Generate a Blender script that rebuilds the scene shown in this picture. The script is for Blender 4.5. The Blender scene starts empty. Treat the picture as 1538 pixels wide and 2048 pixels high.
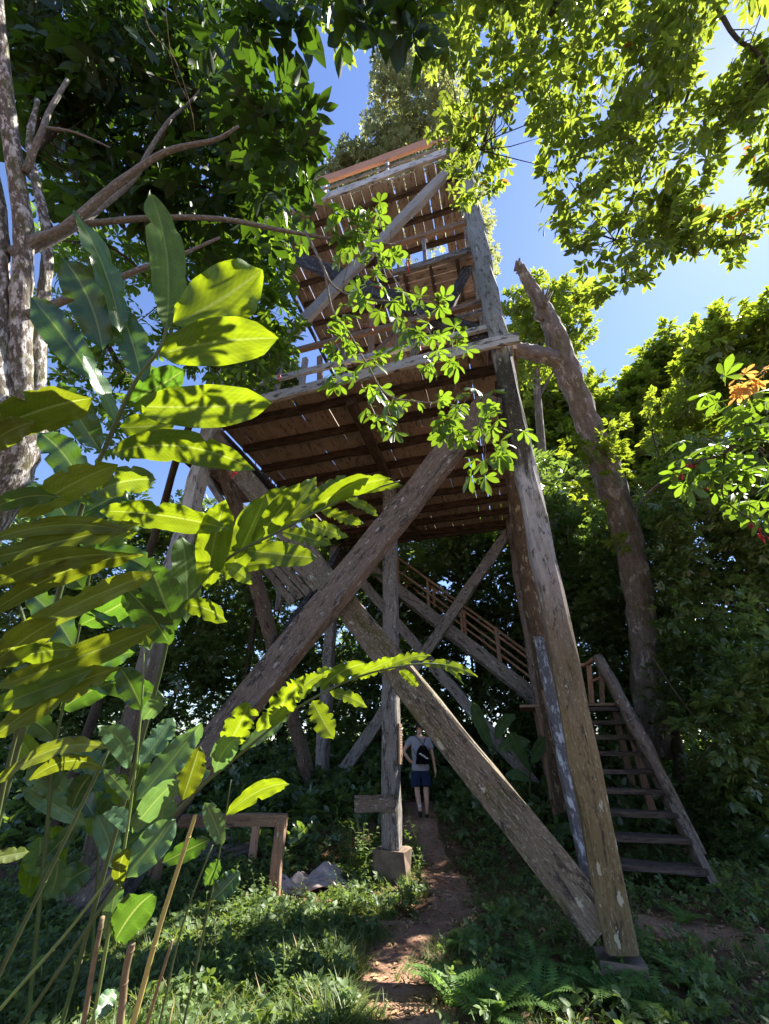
import bpy, math, random
import numpy as np
from mathutils import Vector, Matrix

rng = np.random.default_rng(7)
random.seed(7)
R = math.radians
SC = bpy.context.scene
COL = SC.collection

# ------------------------------------------------------------------ camera, sky, sun, exposure
CAM = np.array([0.0, 0.0, 1.5]); TH = R(29.4); F = 831.0
cd = bpy.data.cameras.new('camera'); cam = bpy.data.objects.new('camera', cd); COL.objects.link(cam)
cam.location = CAM; cam.rotation_euler = (R(90) + TH, 0, 0)
cd.lens = F / 2048 * 36; cd.sensor_width = 36; cd.clip_start = 0.02; cd.clip_end = 3000
SC.camera = cam
SUN = np.array([0.952, 0.384, 1.354]); SUN /= np.linalg.norm(SUN)
EL = math.asin(SUN[2]); AZ = math.atan2(SUN[0], SUN[1])
w = bpy.data.worlds.new("World"); SC.world = w; w.use_nodes = True
nt = w.node_tree; bg = nt.nodes['Background']
sky = nt.nodes.new('ShaderNodeTexSky'); sky.sky_type = 'NISHITA'; sky.sun_disc = False
sky.sun_elevation = EL; sky.sun_rotation = AZ; sky.air_density = 1.0; sky.dust_density = 0.14; sky.ozone_density = 3.4
wb = nt.nodes.new('ShaderNodeMix'); wb.data_type = 'RGBA'; wb.blend_type = 'MULTIPLY'; wb.inputs[0].default_value = 1.0
wb.inputs[7].default_value = (0.84, 0.82, 0.94, 1)      # the camera's white balance
nt.links.new(sky.outputs[0], wb.inputs[6]); nt.links.new(wb.outputs[2], bg.inputs[0]); bg.inputs[1].default_value = 0.067
sl = bpy.data.lights.new('sun', 'SUN'); sl.energy = 3.9; sl.angle = R(0.5); sl.color = (1.0, 0.95, 0.86)
so = bpy.data.objects.new('sun', sl); COL.objects.link(so)
so.rotation_euler = Vector(-SUN).to_track_quat('-Z', 'Y').to_euler(); so.location = (8, 3, 20)
SC.view_settings.view_transform = 'Standard'; SC.view_settings.look = 'None'
SC.view_settings.exposure = 2.3; SC.view_settings.gamma = 1.0
SC.render.engine = 'CYCLES'
SC.cycles.max_bounces = 8; SC.cycles.diffuse_bounces = 4; SC.cycles.transmission_bounces = 6; SC.cycles.glossy_bounces = 2
SC.cycles.use_denoising = True
SC.cycles.sample_clamp_indirect = 6

FWD = np.array([0, math.cos(TH), math.sin(TH)]); UPV = np.array([0, -math.sin(TH), math.cos(TH)]); RT = np.array([1.0, 0, 0])
def at(x, y, a):
    """the world point that stands a metres deep along the view axis at photo pixel x, y"""
    return CAM + a * (FWD + RT * ((x - 769) / F) + UPV * ((1024 - y) / F))

def sstep(a, b, x):
    t = np.clip((x - a) / (b - a), 0, 1); return t * t * (3 - 2 * t)
def gz(x, y):
    x = np.asarray(x, float); y = np.asarray(y, float)
    z = -0.24 - 0.16 * np.exp(-(((x) / 3.5) ** 2 + ((y - 8.4) / 2.2) ** 2))
    z = z + 0.52 * sstep(9.0, 11.5, y) + 0.18 * sstep(11.5, 20, y) + 1.2 * sstep(16, 40, y)
    z = z + 0.10 * sstep(2.2, 5.0, x) * sstep(4.5, 7, y)
    z = z + 0.035 * np.sin(1.9 * x + 0.6) * np.cos(1.5 * y) + 0.02 * np.sin(4.7 * x + y * 2.1) + 0.015 * np.cos(5.9 * y - 2 * x)
    return z
def gpix(x, y):
    d = at(x, y, 1.0) - CAM; t = 1.0
    for _ in range(4000):
        p = CAM + d * t
        if p[2] <= gz(p[0], p[1]): break
        t += 0.01
    return p

# ------------------------------------------------------------------ materials
def newmat(name):
    m = bpy.data.materials.new(name); m.use_nodes = True
    for n in list(m.node_tree.nodes): m.node_tree.nodes.remove(n)
    return m
class NT:
    def __init__(s, m): s.t = m.node_tree; s.N = s.t.nodes; s.L = s.t.links
    def n(s, typ, **kw):
        o = s.N.new(typ)
        for k, v in kw.items(): setattr(o, k, v)
        return o
    def attr(s, name): a = s.n('ShaderNodeAttribute'); a.attribute_name = name; return a
    def noise(s, vec, scale, detail=4, rough=0.6, dist=0.0):
        o = s.n('ShaderNodeTexNoise'); o.inputs['Scale'].default_value = scale; o.inputs['Detail'].default_value = detail
        o.inputs['Roughness'].default_value = rough; o.inputs['Distortion'].default_value = dist
        if vec is not None: s.L.new(vec, o.inputs['Vector'])
        return o.outputs['Fac']
    def mapping(s, vec, scale):
        o = s.n('ShaderNodeMapping'); o.inputs['Scale'].default_value = scale; s.L.new(vec, o.inputs['Vector']); return o.outputs[0]
    def ramp(s, fac, stops, interp='LINEAR'):
        o = s.n('ShaderNodeValToRGB'); o.color_ramp.interpolation = interp
        e = o.color_ramp.elements
        while len(e) < len(stops): e.new(0.5)
        for i, (p, c) in enumerate(stops):
            e[i].position = p; e[i].color = (c, c, c, 1) if isinstance(c, (int, float)) else (*c, 1)
        s.L.new(fac, o.inputs[0]); return o.outputs[0]
    def mix(s, fac, a, b, mode='MIX'):
        o = s.n('ShaderNodeMix'); o.data_type = 'RGBA'; o.blend_type = mode
        for sock, v in ((o.inputs[0], fac), (o.inputs[6], a), (o.inputs[7], b)):
            if isinstance(v, (int, float)): sock.default_value = v
            elif isinstance(v, tuple): sock.default_value = (*v, 1)
            else: s.L.new(v, sock)
        return o.outputs[2]
    def math(s, op, a, b=0.0):
        o = s.n('ShaderNodeMath', operation=op)
        for sock, v in ((o.inputs[0], a), (o.inputs[1], b)):
            if isinstance(v, (int, float)): sock.default_value = v
            else: s.L.new(v, sock)
        return o.outputs[0]
    def out(s, sh): o = s.n('ShaderNodeOutputMaterial'); s.L.new(sh, o.inputs[0])
    def pbr(s, col, rough=0.8, spec=0.3, bump=None, bs=0.5, bd=0.01):
        p = s.n('ShaderNodeBsdfPrincipled')
        if isinstance(col, tuple): p.inputs['Base Color'].default_value = (*col, 1)
        else: s.L.new(col, p.inputs['Base Color'])
        if isinstance(rough, (int, float)): p.inputs['Roughness'].default_value = rough
        else: s.L.new(rough, p.inputs['Roughness'])
        p.inputs['Specular IOR Level'].default_value = spec
        if bump is not None:
            b = s.n('ShaderNodeBump'); b.inputs['Strength'].default_value = bs; b.inputs['Distance'].default_value = bd
            s.L.new(bump, b.inputs['Height']); s.L.new(b.outputs[0], p.inputs['Normal'])
        return p

def wood(name, light, dark, stain=(0.025, 0.02, 0.017), stain_amt=0.5, lichen=0.0, moss=0.0, tall=False, spot=(0.42, 0.42, 0.36), crack=0.6, ls=1.0):
    """weathered timber: grain along the beam (attribute gc), black mildew, lichen spots, moss"""
    m = newmat(name); k = NT(m); g = k.attr('gc').outputs['Vector']
    grain = k.noise(k.mapping(g, (1.2, 22, 22)), 3.0, 6, 0.65, 0.3)
    col = k.mix(k.ramp(grain, [(0.32, 0.0), (0.68, 1.0)]), dark, light)
    big = k.noise(k.mapping(g, (0.55, 2.2, 2.2)), 2.0, 4, 0.6, 0.6)
    col = k.mix(k.math('MULTIPLY', k.ramp(big, [(0.35, 0.0), (0.65, 1.0)]), 0.55), col, tuple(c * 0.55 for c in light))
    if tall:      # the tall corner post changes from mossy brown near the soil to bare grey, to mildewed, to grey green
        z = k.n('ShaderNodeSeparateXYZ'); k.L.new(k.n('ShaderNodeNewGeometry').outputs['Position'], z.inputs[0])
        wob = k.math('ADD', k.math('MULTIPLY', z.outputs[2], 1 / 15.0), k.math('MULTIPLY', k.math('SUBTRACT', k.noise(k.mapping(g, (1, 5, 5)), 1.3, 3), 0.5), 0.12))
        zc = k.ramp(wob, [(0.0, (0.15, 0.11, 0.05)), (0.10, (0.20, 0.145, 0.065)), (0.16, (0.17, 0.125, 0.075)), (0.23, (0.34, 0.30, 0.27)), (0.32, (0.46, 0.43, 0.41)), (0.34, (0.05, 0.047, 0.038)),
                          (0.47, (0.045, 0.042, 0.036)), (0.50, (0.40, 0.40, 0.38)), (0.62, (0.26, 0.27, 0.25)), (0.9, (0.32, 0.33, 0.32))])
        if tall == 'left':
            zc = k.ramp(wob, [(0.0, (0.09, 0.065, 0.04)), (0.14, (0.12, 0.09, 0.06)), (0.20, (0.24, 0.21, 0.18)), (0.30, (0.30, 0.28, 0.25)), (0.36, (0.52, 0.50, 0.46))])
        col = k.mix(0.9, col, k.mix(1.0, zc, k.ramp(grain, [(0.2, 0.6), (0.8, 1.3)]), 'MULTIPLY'))
    st = k.noise(k.mapping(g, (1.4, 5, 5)), 2.6, 6, 0.72, 0.4)
    lo = 0.62 - 0.22 * stain_amt
    col = k.mix(k.math('MULTIPLY', k.ramp(st, [(lo, 0.0), (lo + 0.09, 1.0)]), 0.85), col, stain)
    if moss > 0:
        ms = k.noise(k.mapping(g, (1, 3, 3)), 1.7, 5, 0.7)
        col = k.mix(k.math('MULTIPLY', k.ramp(ms, [(0.5, 0.0), (0.64, 1.0)]), moss), col, (0.085, 0.075, 0.022))
    if lichen > 0:
        v = k.n('ShaderNodeTexVoronoi'); v.inputs['Scale'].default_value = 1.0; v.inputs['Randomness'].default_value = 1
        k.L.new(k.mapping(k.mix(0.04, g, k.n('ShaderNodeTexNoise').outputs['Color'], 'ADD'), (6.5 * ls, 15 * ls, 15 * ls)), v.inputs['Vector'])
        sel = k.noise(k.mapping(g, (2, 4, 4)), 2.2, 4, 0.7)
        rad = k.math('MULTIPLY', k.math('SUBTRACT', sel, 0.50 - 0.06 * lichen), 1.9)
        sp = k.ramp(k.math('SUBTRACT', rad, v.outputs['Distance']), [(0.0, 0.0), (0.05, 1.0)])
        fine = k.noise(k.mapping(g, (9, 26, 26)), 2.0, 5, 0.75)
        sp2 = k.ramp(fine, [(0.60 - 0.05 * lichen, 0.0), (0.66 - 0.05 * lichen, 1.0)])
        col = k.mix(k.math('MULTIPLY', k.math('MAXIMUM', sp, k.math('MULTIPLY', sp2, 0.6)), 0.75), col, spot)
    cr = k.noise(k.mapping(g, (0.8, 16, 16)), 2.0, 3, 0.5, 0.6)
    crk = k.ramp(cr, [(0.49, 1.0), (0.5, 0.0), (0.51, 1.0)])
    crm = k.ramp(k.noise(k.mapping(g, (0.5, 2, 2)), 1.5, 2), [(0.5, 1.0), (0.62, 0.0)])
    crk = k.math('MAXIMUM', crk, crm)
    col = k.mix(k.math('MULTIPLY', k.math('SUBTRACT', 1.0, crk), crack), col, (0.015, 0.012, 0.01))
    hgt = k.math('ADD', k.math('MULTIPLY', grain, 0.6), k.math('MULTIPLY', crk, 0.8))
    k.out(k.pbr(col, 0.85, 0.25, hgt, 0.7, 0.012).outputs[0]); return m

def leaf_mat(name, dark, light, trans, fac=0.45, rough=0.42, spec=0.45, edge=None, veins=0.0, old=None):
    m = newmat(name); k = NT(m)
    r = k.attr('rnd').outputs['Fac']
    col = k.mix(r, dark, light)
    tcol = k.mix(r, tuple(c * 0.75 for c in trans), tuple(min(1, c * 1.2) for c in trans))
    if old:
        o = k.ramp(r, [(0.955, 0.0), (0.96, 1.0)]); col = k.mix(o, col, old); tcol = k.mix(o, tcol, old)
    nz = k.noise(k.n('ShaderNodeNewGeometry').outputs['Position'], 9.0, 3)
    col = k.mix(1.0, col, k.ramp(nz, [(0.3, 0.75), (0.7, 1.2)]), 'MULTIPLY')
    bump = None
    if veins > 0:
        uv = k.attr('luv').outputs['Vector']; sp = k.n('ShaderNodeSeparateXYZ'); k.L.new(uv, sp.inputs[0])
        u = k.math('ABSOLUTE', sp.outputs[0]); v = sp.outputs[1]
        ph = k.math('SINE', k.math('MULTIPLY', k.math('SUBTRACT', v, k.math('MULTIPLY', u, 0.14)), 170.0))
        bump = k.math('ADD', k.math('MULTIPLY', ph, 0.5), k.math('MULTIPLY', k.noise(uv, 7, 3), 1.0))
        bl = k.noise(uv, 3.5, 5, 0.7)
        col = k.mix(1.0, col, k.ramp(bl, [(0.3, 0.7), (0.7, 1.25)]), 'MULTIPLY'); tcol = k.mix(1.0, tcol, k.ramp(bl, [(0.3, 0.72), (0.7, 1.2)]), 'MULTIPLY')
        tcol = k.mix(k.ramp(k.noise(uv, 40, 2), [(0.70, 0.0), (0.74, 0.6)]), tcol, (0.25, 0.16, 0.04))
        mid = k.ramp(u, [(0.0, 1.0), (0.035, 0.9), (0.07, 0.0)])
        col = k.mix(k.math('MULTIPLY', mid, 0.7), col, (0.20, 0.26, 0.06))
        tcol = k.mix(k.math('MULTIPLY', mid, 0.6), tcol, (0.55, 0.65, 0.15))
        tcol = k.mix(0.24, tcol, k.mix(1.0, tcol, k.ramp(ph, [(0.0, 0.45), (1.0, 1.0)]), 'MULTIPLY'))
        if edge:
            en = k.math('ADD', u, k.math('MULTIPLY', k.noise(uv, 5, 4, 0.7), 0.9))
            en = k.math('ADD', en, k.math('MULTIPLY', v, 0.25))
            er = k.ramp(en, [(1.28, 0.0), (1.5, 1.0)]); er2 = k.ramp(en, [(1.44, 0.0), (1.5, 1.0)])
            col = k.mix(er, col, edge); tcol = k.mix(er, tcol, edge)
            col = k.mix(er2, col, (0.22, 0.10, 0.04)); tcol = k.mix(er2, tcol, (0.25, 0.1, 0.04))
    p = k.pbr(col, rough, spec, bump, 0.07 if veins else 0.0, 0.004)
    t = k.n('ShaderNodeBsdfTranslucent'); k.L.new(tcol, t.inputs[0])
    if bump is not None: pass
    mx = k.n('ShaderNodeMixShader'); mx.inputs[0].default_value = fac
    k.L.new(p.outputs[0], mx.inputs[1]); k.L.new(t.outputs[0], mx.inputs[2]); k.out(mx.outputs[0]); return m

def bark(name, base, dark, pale, pale_amt=0.5, moss=0.0, scale=1.0):
    m = newmat(name); k = NT(m); g = k.attr('gc').outputs['Vector']
    n1 = k.noise(k.mapping(g, (2 * scale, 7 * scale, 7 * scale)), 2.5, 6, 0.7)
    col = k.mix(k.ramp(n1, [(0.3, 0.0), (0.7, 1.0)]), dark, base)
    n2 = k.noise(k.mapping(g, (2.6 * scale, 5 * scale, 5 * scale)), 2.0, 5, 0.65)
    t0 = 0.68 - 0.22 * pale_amt; fine = k.noise(k.mapping(g, (14, 30, 30)), 2.0, 5, 0.75)
    col = k.mix(k.ramp(n2, [(t0, 0.0), (t0 + 0.07, 0.85)]), col, pale); col = k.mix(1.0, col, k.ramp(fine, [(0.3, 0.45), (0.7, 1.35)]), 'MULTIPLY')
    if moss:
        n3 = k.noise(g, 3.0 * scale, 4); col = k.mix(k.math('MULTIPLY', k.ramp(n3, [(0.5, 0.0), (0.6, 1.0)]), moss), col, (0.10, 0.10, 0.03))
    k.out(k.pbr(col, 0.9, 0.2, k.math('ADD', n1, k.math('MULTIPLY', n2, 0.4)), 0.8, 0.02).outputs[0]); return m

def simple(name, col, rough=0.8, spec=0.3, nscale=8, amt=0.3, bs=0.3):
    m = newmat(name); k = NT(m); tc = k.n('ShaderNodeTexCoord').outputs['Object']
    nz = k.noise(tc, nscale, 5, 0.65)
    c = k.mix(1.0, col, k.ramp(nz, [(0.25, 1 - amt), (0.75, 1 + amt)]), 'MULTIPLY')
    k.out(k.pbr(c, rough, spec, nz, bs, 0.01).outputs[0]); return m

M = {}
M['post_tall'] = wood('corner_post_timber', (0.25, 0.21, 0.16), (0.10, 0.08, 0.055), tall=True, stain_amt=0.40, lichen=0.5, moss=0.35, spot=(0.46, 0.44, 0.32), crack=0.8, ls=.55)
M['post_left'] = wood('left_post_timber', (0.25, 0.21, 0.16), (0.10, 0.08, 0.055), tall='left', stain_amt=0.35, lichen=0.5, moss=0.3, spot=(0.46, 0.44, 0.32), crack=0.8, ls=.6)
M['brace_low'] = wood('mossy_brace_timber', (0.23, 0.18, 0.125), (0.10, 0.075, 0.05), stain_amt=0.42, lichen=1.0, moss=0.8, spot=(0.46, 0.43, 0.33), ls=.5)
M['brace_red'] = wood('red_brown_brace_timber', (0.24, 0.18, 0.135), (0.10, 0.072, 0.055), stain_amt=0.45, lichen=0.9, moss=0.15, spot=(0.40, 0.38, 0.34))
M['grey'] = wood('grey_timber', (0.30, 0.27, 0.24), (0.12, 0.10, 0.08), stain_amt=0.48, lichen=0.85, spot=(0.50, 0.49, 0.45))
M['pale'] = wood('pale_timber', (0.42, 0.39, 0.35), (0.24, 0.215, 0.19), stain_amt=0.2, lichen=0.3, crack=0.9)
M['white'] = wood('white_painted_board', (0.70, 0.68, 0.64), (0.50, 0.48, 0.45), stain_amt=0.50, stain=(0.02, 0.018, 0.016))
M['black'] = wood('mildewed_timber', (0.13, 0.12, 0.12), (0.035, 0.03, 0.03), stain_amt=0.9, lichen=0.45, spot=(0.45, 0.46, 0.47))
M['speckled'] = wood('white_speckled_timber', (0.60, 0.58, 0.56), (0.34, 0.32, 0.30), stain_amt=1.0, stain=(0.05, 0.035, 0.03), lichen=0.3)
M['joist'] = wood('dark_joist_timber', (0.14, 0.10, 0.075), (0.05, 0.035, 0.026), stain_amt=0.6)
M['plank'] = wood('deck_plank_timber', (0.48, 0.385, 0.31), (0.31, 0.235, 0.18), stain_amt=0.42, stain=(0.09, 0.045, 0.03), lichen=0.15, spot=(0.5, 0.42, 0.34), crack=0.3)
M['orange'] = wood('fresh_orange_timber', (0.62, 0.36, 0.24), (0.45, 0.22, 0.13), stain_amt=0.12, stain=(0.2, 0.08, 0.05), crack=0.3)
M['brown'] = wood('brown_rail_timber', (0.34, 0.22, 0.14), (0.18, 0.11, 0.07), stain_amt=0.25, lichen=0.2)
M['rough_pole'] = bark('bark_covered_pole', (0.17, 0.12, 0.08), (0.06, 0.042, 0.03), (0.36, 0.31, 0.22), 0.45)
M['concrete'] = simple('mossy_concrete', (0.17, 0.125, 0.09), 0.9, 0.2, 5, 0.5, 0.5)
M['tree_bark'] = bark('mottled_bark', (0.22, 0.19, 0.16), (0.09, 0.07, 0.055), (0.62, 0.60, 0.56), 0.85, 0.6, 2.6)
M['smooth_bark'] = bark('smooth_branch_bark', (0.27, 0.255, 0.22), (0.15, 0.135, 0.115), (0.44, 0.42, 0.38), 0.45, 0.0, 4.0)
M['dead_bark'] = bark('dead_tree_bark', (0.27, 0.235, 0.215), (0.10, 0.08, 0.07), (0.46, 0.42, 0.40), 0.62, 0.4, 0.55)
M['dark_bark'] = bark('dark_bark', (0.10, 0.075, 0.055), (0.04, 0.03, 0.022), (0.22, 0.20, 0.17), 0.25, 0.3, 1.0)
M['lf_left'] = leaf_mat('dark_broad_leaf', (0.016, 0.034, 0.012), (0.034, 0.068, 0.018), (0.12, 0.24, 0.012), 0.24, 0.5, 0.25)
M['lf_top'] = leaf_mat('oblong_tree_leaf', (0.032, 0.062, 0.022), (0.060, 0.105, 0.030), (0.38, 0.48, 0.04), 0.43, 0.38, 0.4, old=(0.5, 0.22, 0.04))
M['lf_palm'] = leaf_mat('palmate_leaf', (0.032, 0.075, 0.020), (0.055, 0.115, 0.028), (0.26, 0.42, 0.02), 0.38, 0.45, 0.4)
M['lf_far'] = leaf_mat('far_tree_leaf', (0.09, 0.11, 0.055), (0.17, 0.19, 0.10), (0.42, 0.45, 0.14), 0.4, 0.4, 0.5)
M['lf_back'] = leaf_mat('backdrop_tree_leaf', (0.052, 0.088, 0.034), (0.10, 0.155, 0.055), (0.28, 0.42, 0.05), 0.33, 0.28, 0.7)
M['lf_right'] = leaf_mat('right_bush_leaf', (0.05, 0.09, 0.028), (0.09, 0.145, 0.038), (0.42, 0.52, 0.03), 0.42, 0.35, 0.5, old=(0.45, 0.28, 0.05))
M['lf_weed'] = leaf_mat('weed_leaf', (0.045, 0.08, 0.025), (0.13, 0.19, 0.06), (0.30, 0.42, 0.06), 0.33, 0.5, 0.35)
M['lf_grass'] = leaf_mat('grass_blade', (0.05, 0.085, 0.022), (0.13, 0.175, 0.055), (0.36, 0.45, 0.07), 0.35, 0.5, 0.35, old=(0.35, 0.26, 0.12))
M['lf_fern'] = leaf_mat('fern_leaf', (0.06, 0.13, 0.03), (0.13, 0.23, 0.05), (0.28, 0.46, 0.06), 0.35, 0.5, 0.3)
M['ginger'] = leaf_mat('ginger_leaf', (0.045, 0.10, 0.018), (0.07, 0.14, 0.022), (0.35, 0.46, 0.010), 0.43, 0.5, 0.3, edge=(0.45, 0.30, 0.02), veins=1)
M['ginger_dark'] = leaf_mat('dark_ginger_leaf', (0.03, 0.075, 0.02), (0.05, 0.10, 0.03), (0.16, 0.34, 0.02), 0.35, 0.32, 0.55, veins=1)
M['ginger_old'] = leaf_mat('yellowing_ginger_leaf', (0.08, 0.11, 0.015), (0.12, 0.14, 0.02), (0.30, 0.36, 0.012), 0.42, 0.55, 0.28, edge=(0.65, 0.30, 0.02), veins=1)
M['ginger_pale'] = leaf_mat('glossy_young_leaf', (0.07, 0.14, 0.06), (0.10, 0.18, 0.08), (0.22, 0.40, 0.08), 0.30, 0.38, 0.4, veins=1)
M['stem'] = simple('green_stem', (0.16, 0.22, 0.06), 0.5, 0.4, 6, 0.3, 0.1)
M['stem_dark'] = simple('dark_green_stem', (0.07, 0.10, 0.035), 0.5, 0.4, 6, 0.3, 0.1)
M['cane'] = simple('yellow_cane', (0.40, 0.33, 0.10), 0.5, 0.4, 5, 0.3, 0.1)
M['dead'] = simple('dry_brown_stalk', (0.19, 0.14, 0.075), 0.8, 0.2, 9, 0.4, 0.4)
M['red'] = leaf_mat('red_flower', (0.45, 0.03, 0.03), (0.65, 0.06, 0.06), (0.75, 0.05, 0.05), 0.4)
M['young'] = leaf_mat('orange_young_leaf', (0.35, 0.17, 0.05), (0.5, 0.27, 0.07), (0.75, 0.40, 0.08), 0.5)
M['sack'] = simple('discarded_cloth', (0.42, 0.34, 0.30), 0.85, 0.2, 6, 0.6, 0.5)

# ------------------------------------------------------------------ mesh helpers
def nrm(v): v = np.asarray(v, float); return v / (np.linalg.norm(v) + 1e-12)
def perp(d, ref=(0, 0, 1)):
    d = nrm(d); r = np.asarray(ref, float)
    if abs(np.dot(d, nrm(r))) > 0.97: r = np.array([1.0, 0, 0])
    s = nrm(np.cross(d, r)); return s, nrm(np.cross(s, d))
class MB:
    def __init__(s): s.v = []; s.f = []; s.g = []; s.n = 0
    def add(s, V, Fs, G):
        s.v.append(np.asarray(V, float)); s.g.append(np.asarray(G, float))
        s.f += [tuple(i + s.n for i in f) for f in Fs]; s.n += len(V)
    def build(s, name, mat, parent=None, smooth=False):
        V = np.concatenate(s.v); G = np.concatenate(s.g)
        me = bpy.data.meshes.new(name); me.from_pydata(V.tolist(), [], s.f)
        a = me.attributes.new('gc', 'FLOAT_VECTOR', 'POINT'); a.data.foreach_set('vector', G.astype(np.float32).ravel())
        if smooth: me.polygons.foreach_set('use_smooth', [True] * len(me.polygons))
        me.update(); return link(name, me, mat, parent)
def link(name, me, mat, parent=None):
    o = bpy.data.objects.new(name, me); COL.objects.link(o)
    if mat is not None: me.materials.append(mat)
    if parent is not None:
        o.parent = parent; o.matrix_parent_inverse = parent.matrix_basis.inverted()
    return o
def thing(name, label, cat, loc, group=None, kind=None):
    o = bpy.data.objects.new(name, None); COL.objects.link(o); o.location = [float(c) for c in loc]
    o.empty_display_size = 0.2
    return tag(o, label, cat, group, kind)
def tag(o, label=None, cat=None, group=None, kind=None):
    if label: o['label'] = label
    if cat: o['category'] = cat
    if group: o['group'] = group
    if kind: o['kind'] = kind
    return o
def beam(mb, a, b, w_, h_, ref=(0, 0, 1), wob=0.006, ch=0.10, taper=1.0, seglen=0.45):
    """chamfered, slightly uneven timber from a to b; w_ across, h_ in the plane of ref"""
    a = np.asarray(a, float); b = np.asarray(b, float); L = np.linalg.norm(b - a); d = (b - a) / L
    s, u = perp(d, ref); n = max(2, int(L / seglen) + 1)
    c = ch * min(w_, h_); W = w_ / 2; H = h_ / 2
    prof = np.array([(-W + c, -H), (W - c, -H), (W, -H + c), (W, H - c), (W - c, H), (-W + c, H), (-W, H - c), (-W, -H + c)])
    off = rng.uniform(0, 40, 3); V = []; G = []
    for i in range(n):
        t = i / (n - 1); k = 1 + (taper - 1) * t
        j = prof * k + rng.normal(0, wob, (8, 2)) ; cx, cy = rng.normal(0, wob * 0.6, 2)
        P = a + d * L * t
        e = rng.normal(0, wob, 8) if i in (0, n - 1) else np.zeros(8)
        for q in range(8):
            V.append(P + s * (j[q, 0] + cx) + u * (j[q, 1] + cy) + d * e[q]); G.append((L * t + off[0], j[q, 0] + off[1], j[q, 1] + off[2]))
    Fs = []
    for i in range(n - 1):
        for q in range(8):
            q2 = (q + 1) % 8; Fs.append((i * 8 + q, i * 8 + q2, (i + 1) * 8 + q2, (i + 1) * 8 + q))
    Fs.append(tuple(range(7, -1, -1))); Fs.append(tuple((n - 1) * 8 + q for q in range(8)))
    mb.add(V, Fs, G)
def tube(mb, pts, radii, n=8, rough=0.0, cap=True):
    pts = [np.asarray(p, float) for p in pts]; V = []; G = []; Fs = []; off = rng.uniform(0, 40, 3); L = 0; s = None
    m = len(pts)
    if isinstance(radii, (int, float)): radii = [radii] * m
    for i, p in enumerate(pts):
        d = nrm(pts[min(i + 1, m - 1)] - pts[max(i - 1, 0)])
        if s is None: s, u = perp(d)
        else:
            s = nrm(s - d * np.dot(s, d)); u = nrm(np.cross(s, d))
        if i: L += np.linalg.norm(p - pts[i - 1])
        for q in range(n):
            an = 2 * math.pi * q / n; rr = radii[i] * (1 + (rng.normal(0, rough) if rough else 0))
            V.append(p + (s * math.cos(an) + u * math.sin(an)) * rr)
            G.append((L + off[0], math.cos(an) * radii[i] + off[1], math.sin(an) * radii[i] + off[2]))
    for i in range(m - 1):
        for q in range(n):
            q2 = (q + 1) % n; Fs.append((i * n + q, i * n + q2, (i + 1) * n + q2, (i + 1) * n + q))
    if cap: Fs.append(tuple(range(n - 1, -1, -1))); Fs.append(tuple((m - 1) * n + q for q in range(n)))
    mb.add(V, Fs, G)
def spline(pts, n=8):
    pts = [np.asarray(p, float) for p in pts]; P = [2 * pts[0] - pts[1]] + pts + [2 * pts[-1] - pts[-2]]; out = []
    for i in range(1, len(P) - 2):
        for t in np.linspace(0, 1, n, endpoint=False):
            a, b, c, d = P[i - 1], P[i], P[i + 1], P[i + 2]
            out.append(0.5 * ((2 * b) + (-a + c) * t + (2 * a - 5 * b + 4 * c - d) * t * t + (-a + 3 * b - 3 * c + d) * t ** 3))
    out.append(pts[-1]); return out

# leaf templates: (V, quads, leaf index per vertex), leaf along +Y, normal +Z
def leaf_tpl(rows, width, fold=0.25, droop=0.15, shape='oval'):
    ws = {'oval': lambda t: math.sin(math.pi * min(1, t * 0.96 + 0.02)) ** 0.75, 'obov': lambda t: max(0.06, math.sin(math.pi * (t * 0.97) ** 1.6)) ** 0.8,
          'lance': lambda t: math.sin(math.pi * (t * 0.98 + 0.01)) ** 1.1, 'strap': lambda t: (1 - t) ** 0.6 * 0.9 + 0.05}[shape]
    V = []; Q = []
    for i in range(rows):
        t = i / (rows - 1); ww = width * ws(t) if 0 < t < 1 else width * 0.06
        z = -droop * t * t
        V += [(-ww, t, z + fold * ww), (0, t, z), (ww, t, z + fold * ww)]
    for i in range(rows - 1):
        a = i * 3; Q += [(a, a + 1, a + 4, a + 3), (a + 1, a + 2, a + 5, a + 4)]
    return np.array(V), np.array(Q), np.zeros(len(V), int)
def rotm(ax, an):
    return np.array(Matrix.Rotation(an, 3, ax))
def combine(parts):
    V = []; Q = []; I = []; n = 0
    for k_, (v, q, _) in enumerate(parts):
        V.append(v); Q.append(q + n); I.append(np.full(len(v), k_)); n += len(v)
    return np.concatenate(V), np.concatenate(Q), np.concatenate(I)
def sprig(nl, leaf, spread=1.0, ang=55, seed=0, length=1.0, whorl=False):
    r = random.Random(seed); parts = []
    for i in range(nl):
        t = (i + 0.5) / nl if not whorl else 0.75 + 0.25 * r.random()
        side = 1 if i % 2 else -1
        a = side * R(ang * r.uniform(0.6, 1.2)) * (1.15 - 0.5 * t)
        if i == nl - 1: a *= 0.2
        if whorl: a = 2 * math.pi * i / nl + r.uniform(-.3, .3)
        sc = r.uniform(0.75, 1.1)
        Mx = rotm('Z', a) @ rotm('X', R(r.uniform(-35, 15))) @ rotm('Y', R(r.uniform(-35, 35)))
        v = (leaf[0] * sc) @ Mx.T + np.array([0, t * length, 0]) * spread
        parts.append((v, leaf[1], None))
    return combine(parts)
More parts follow.
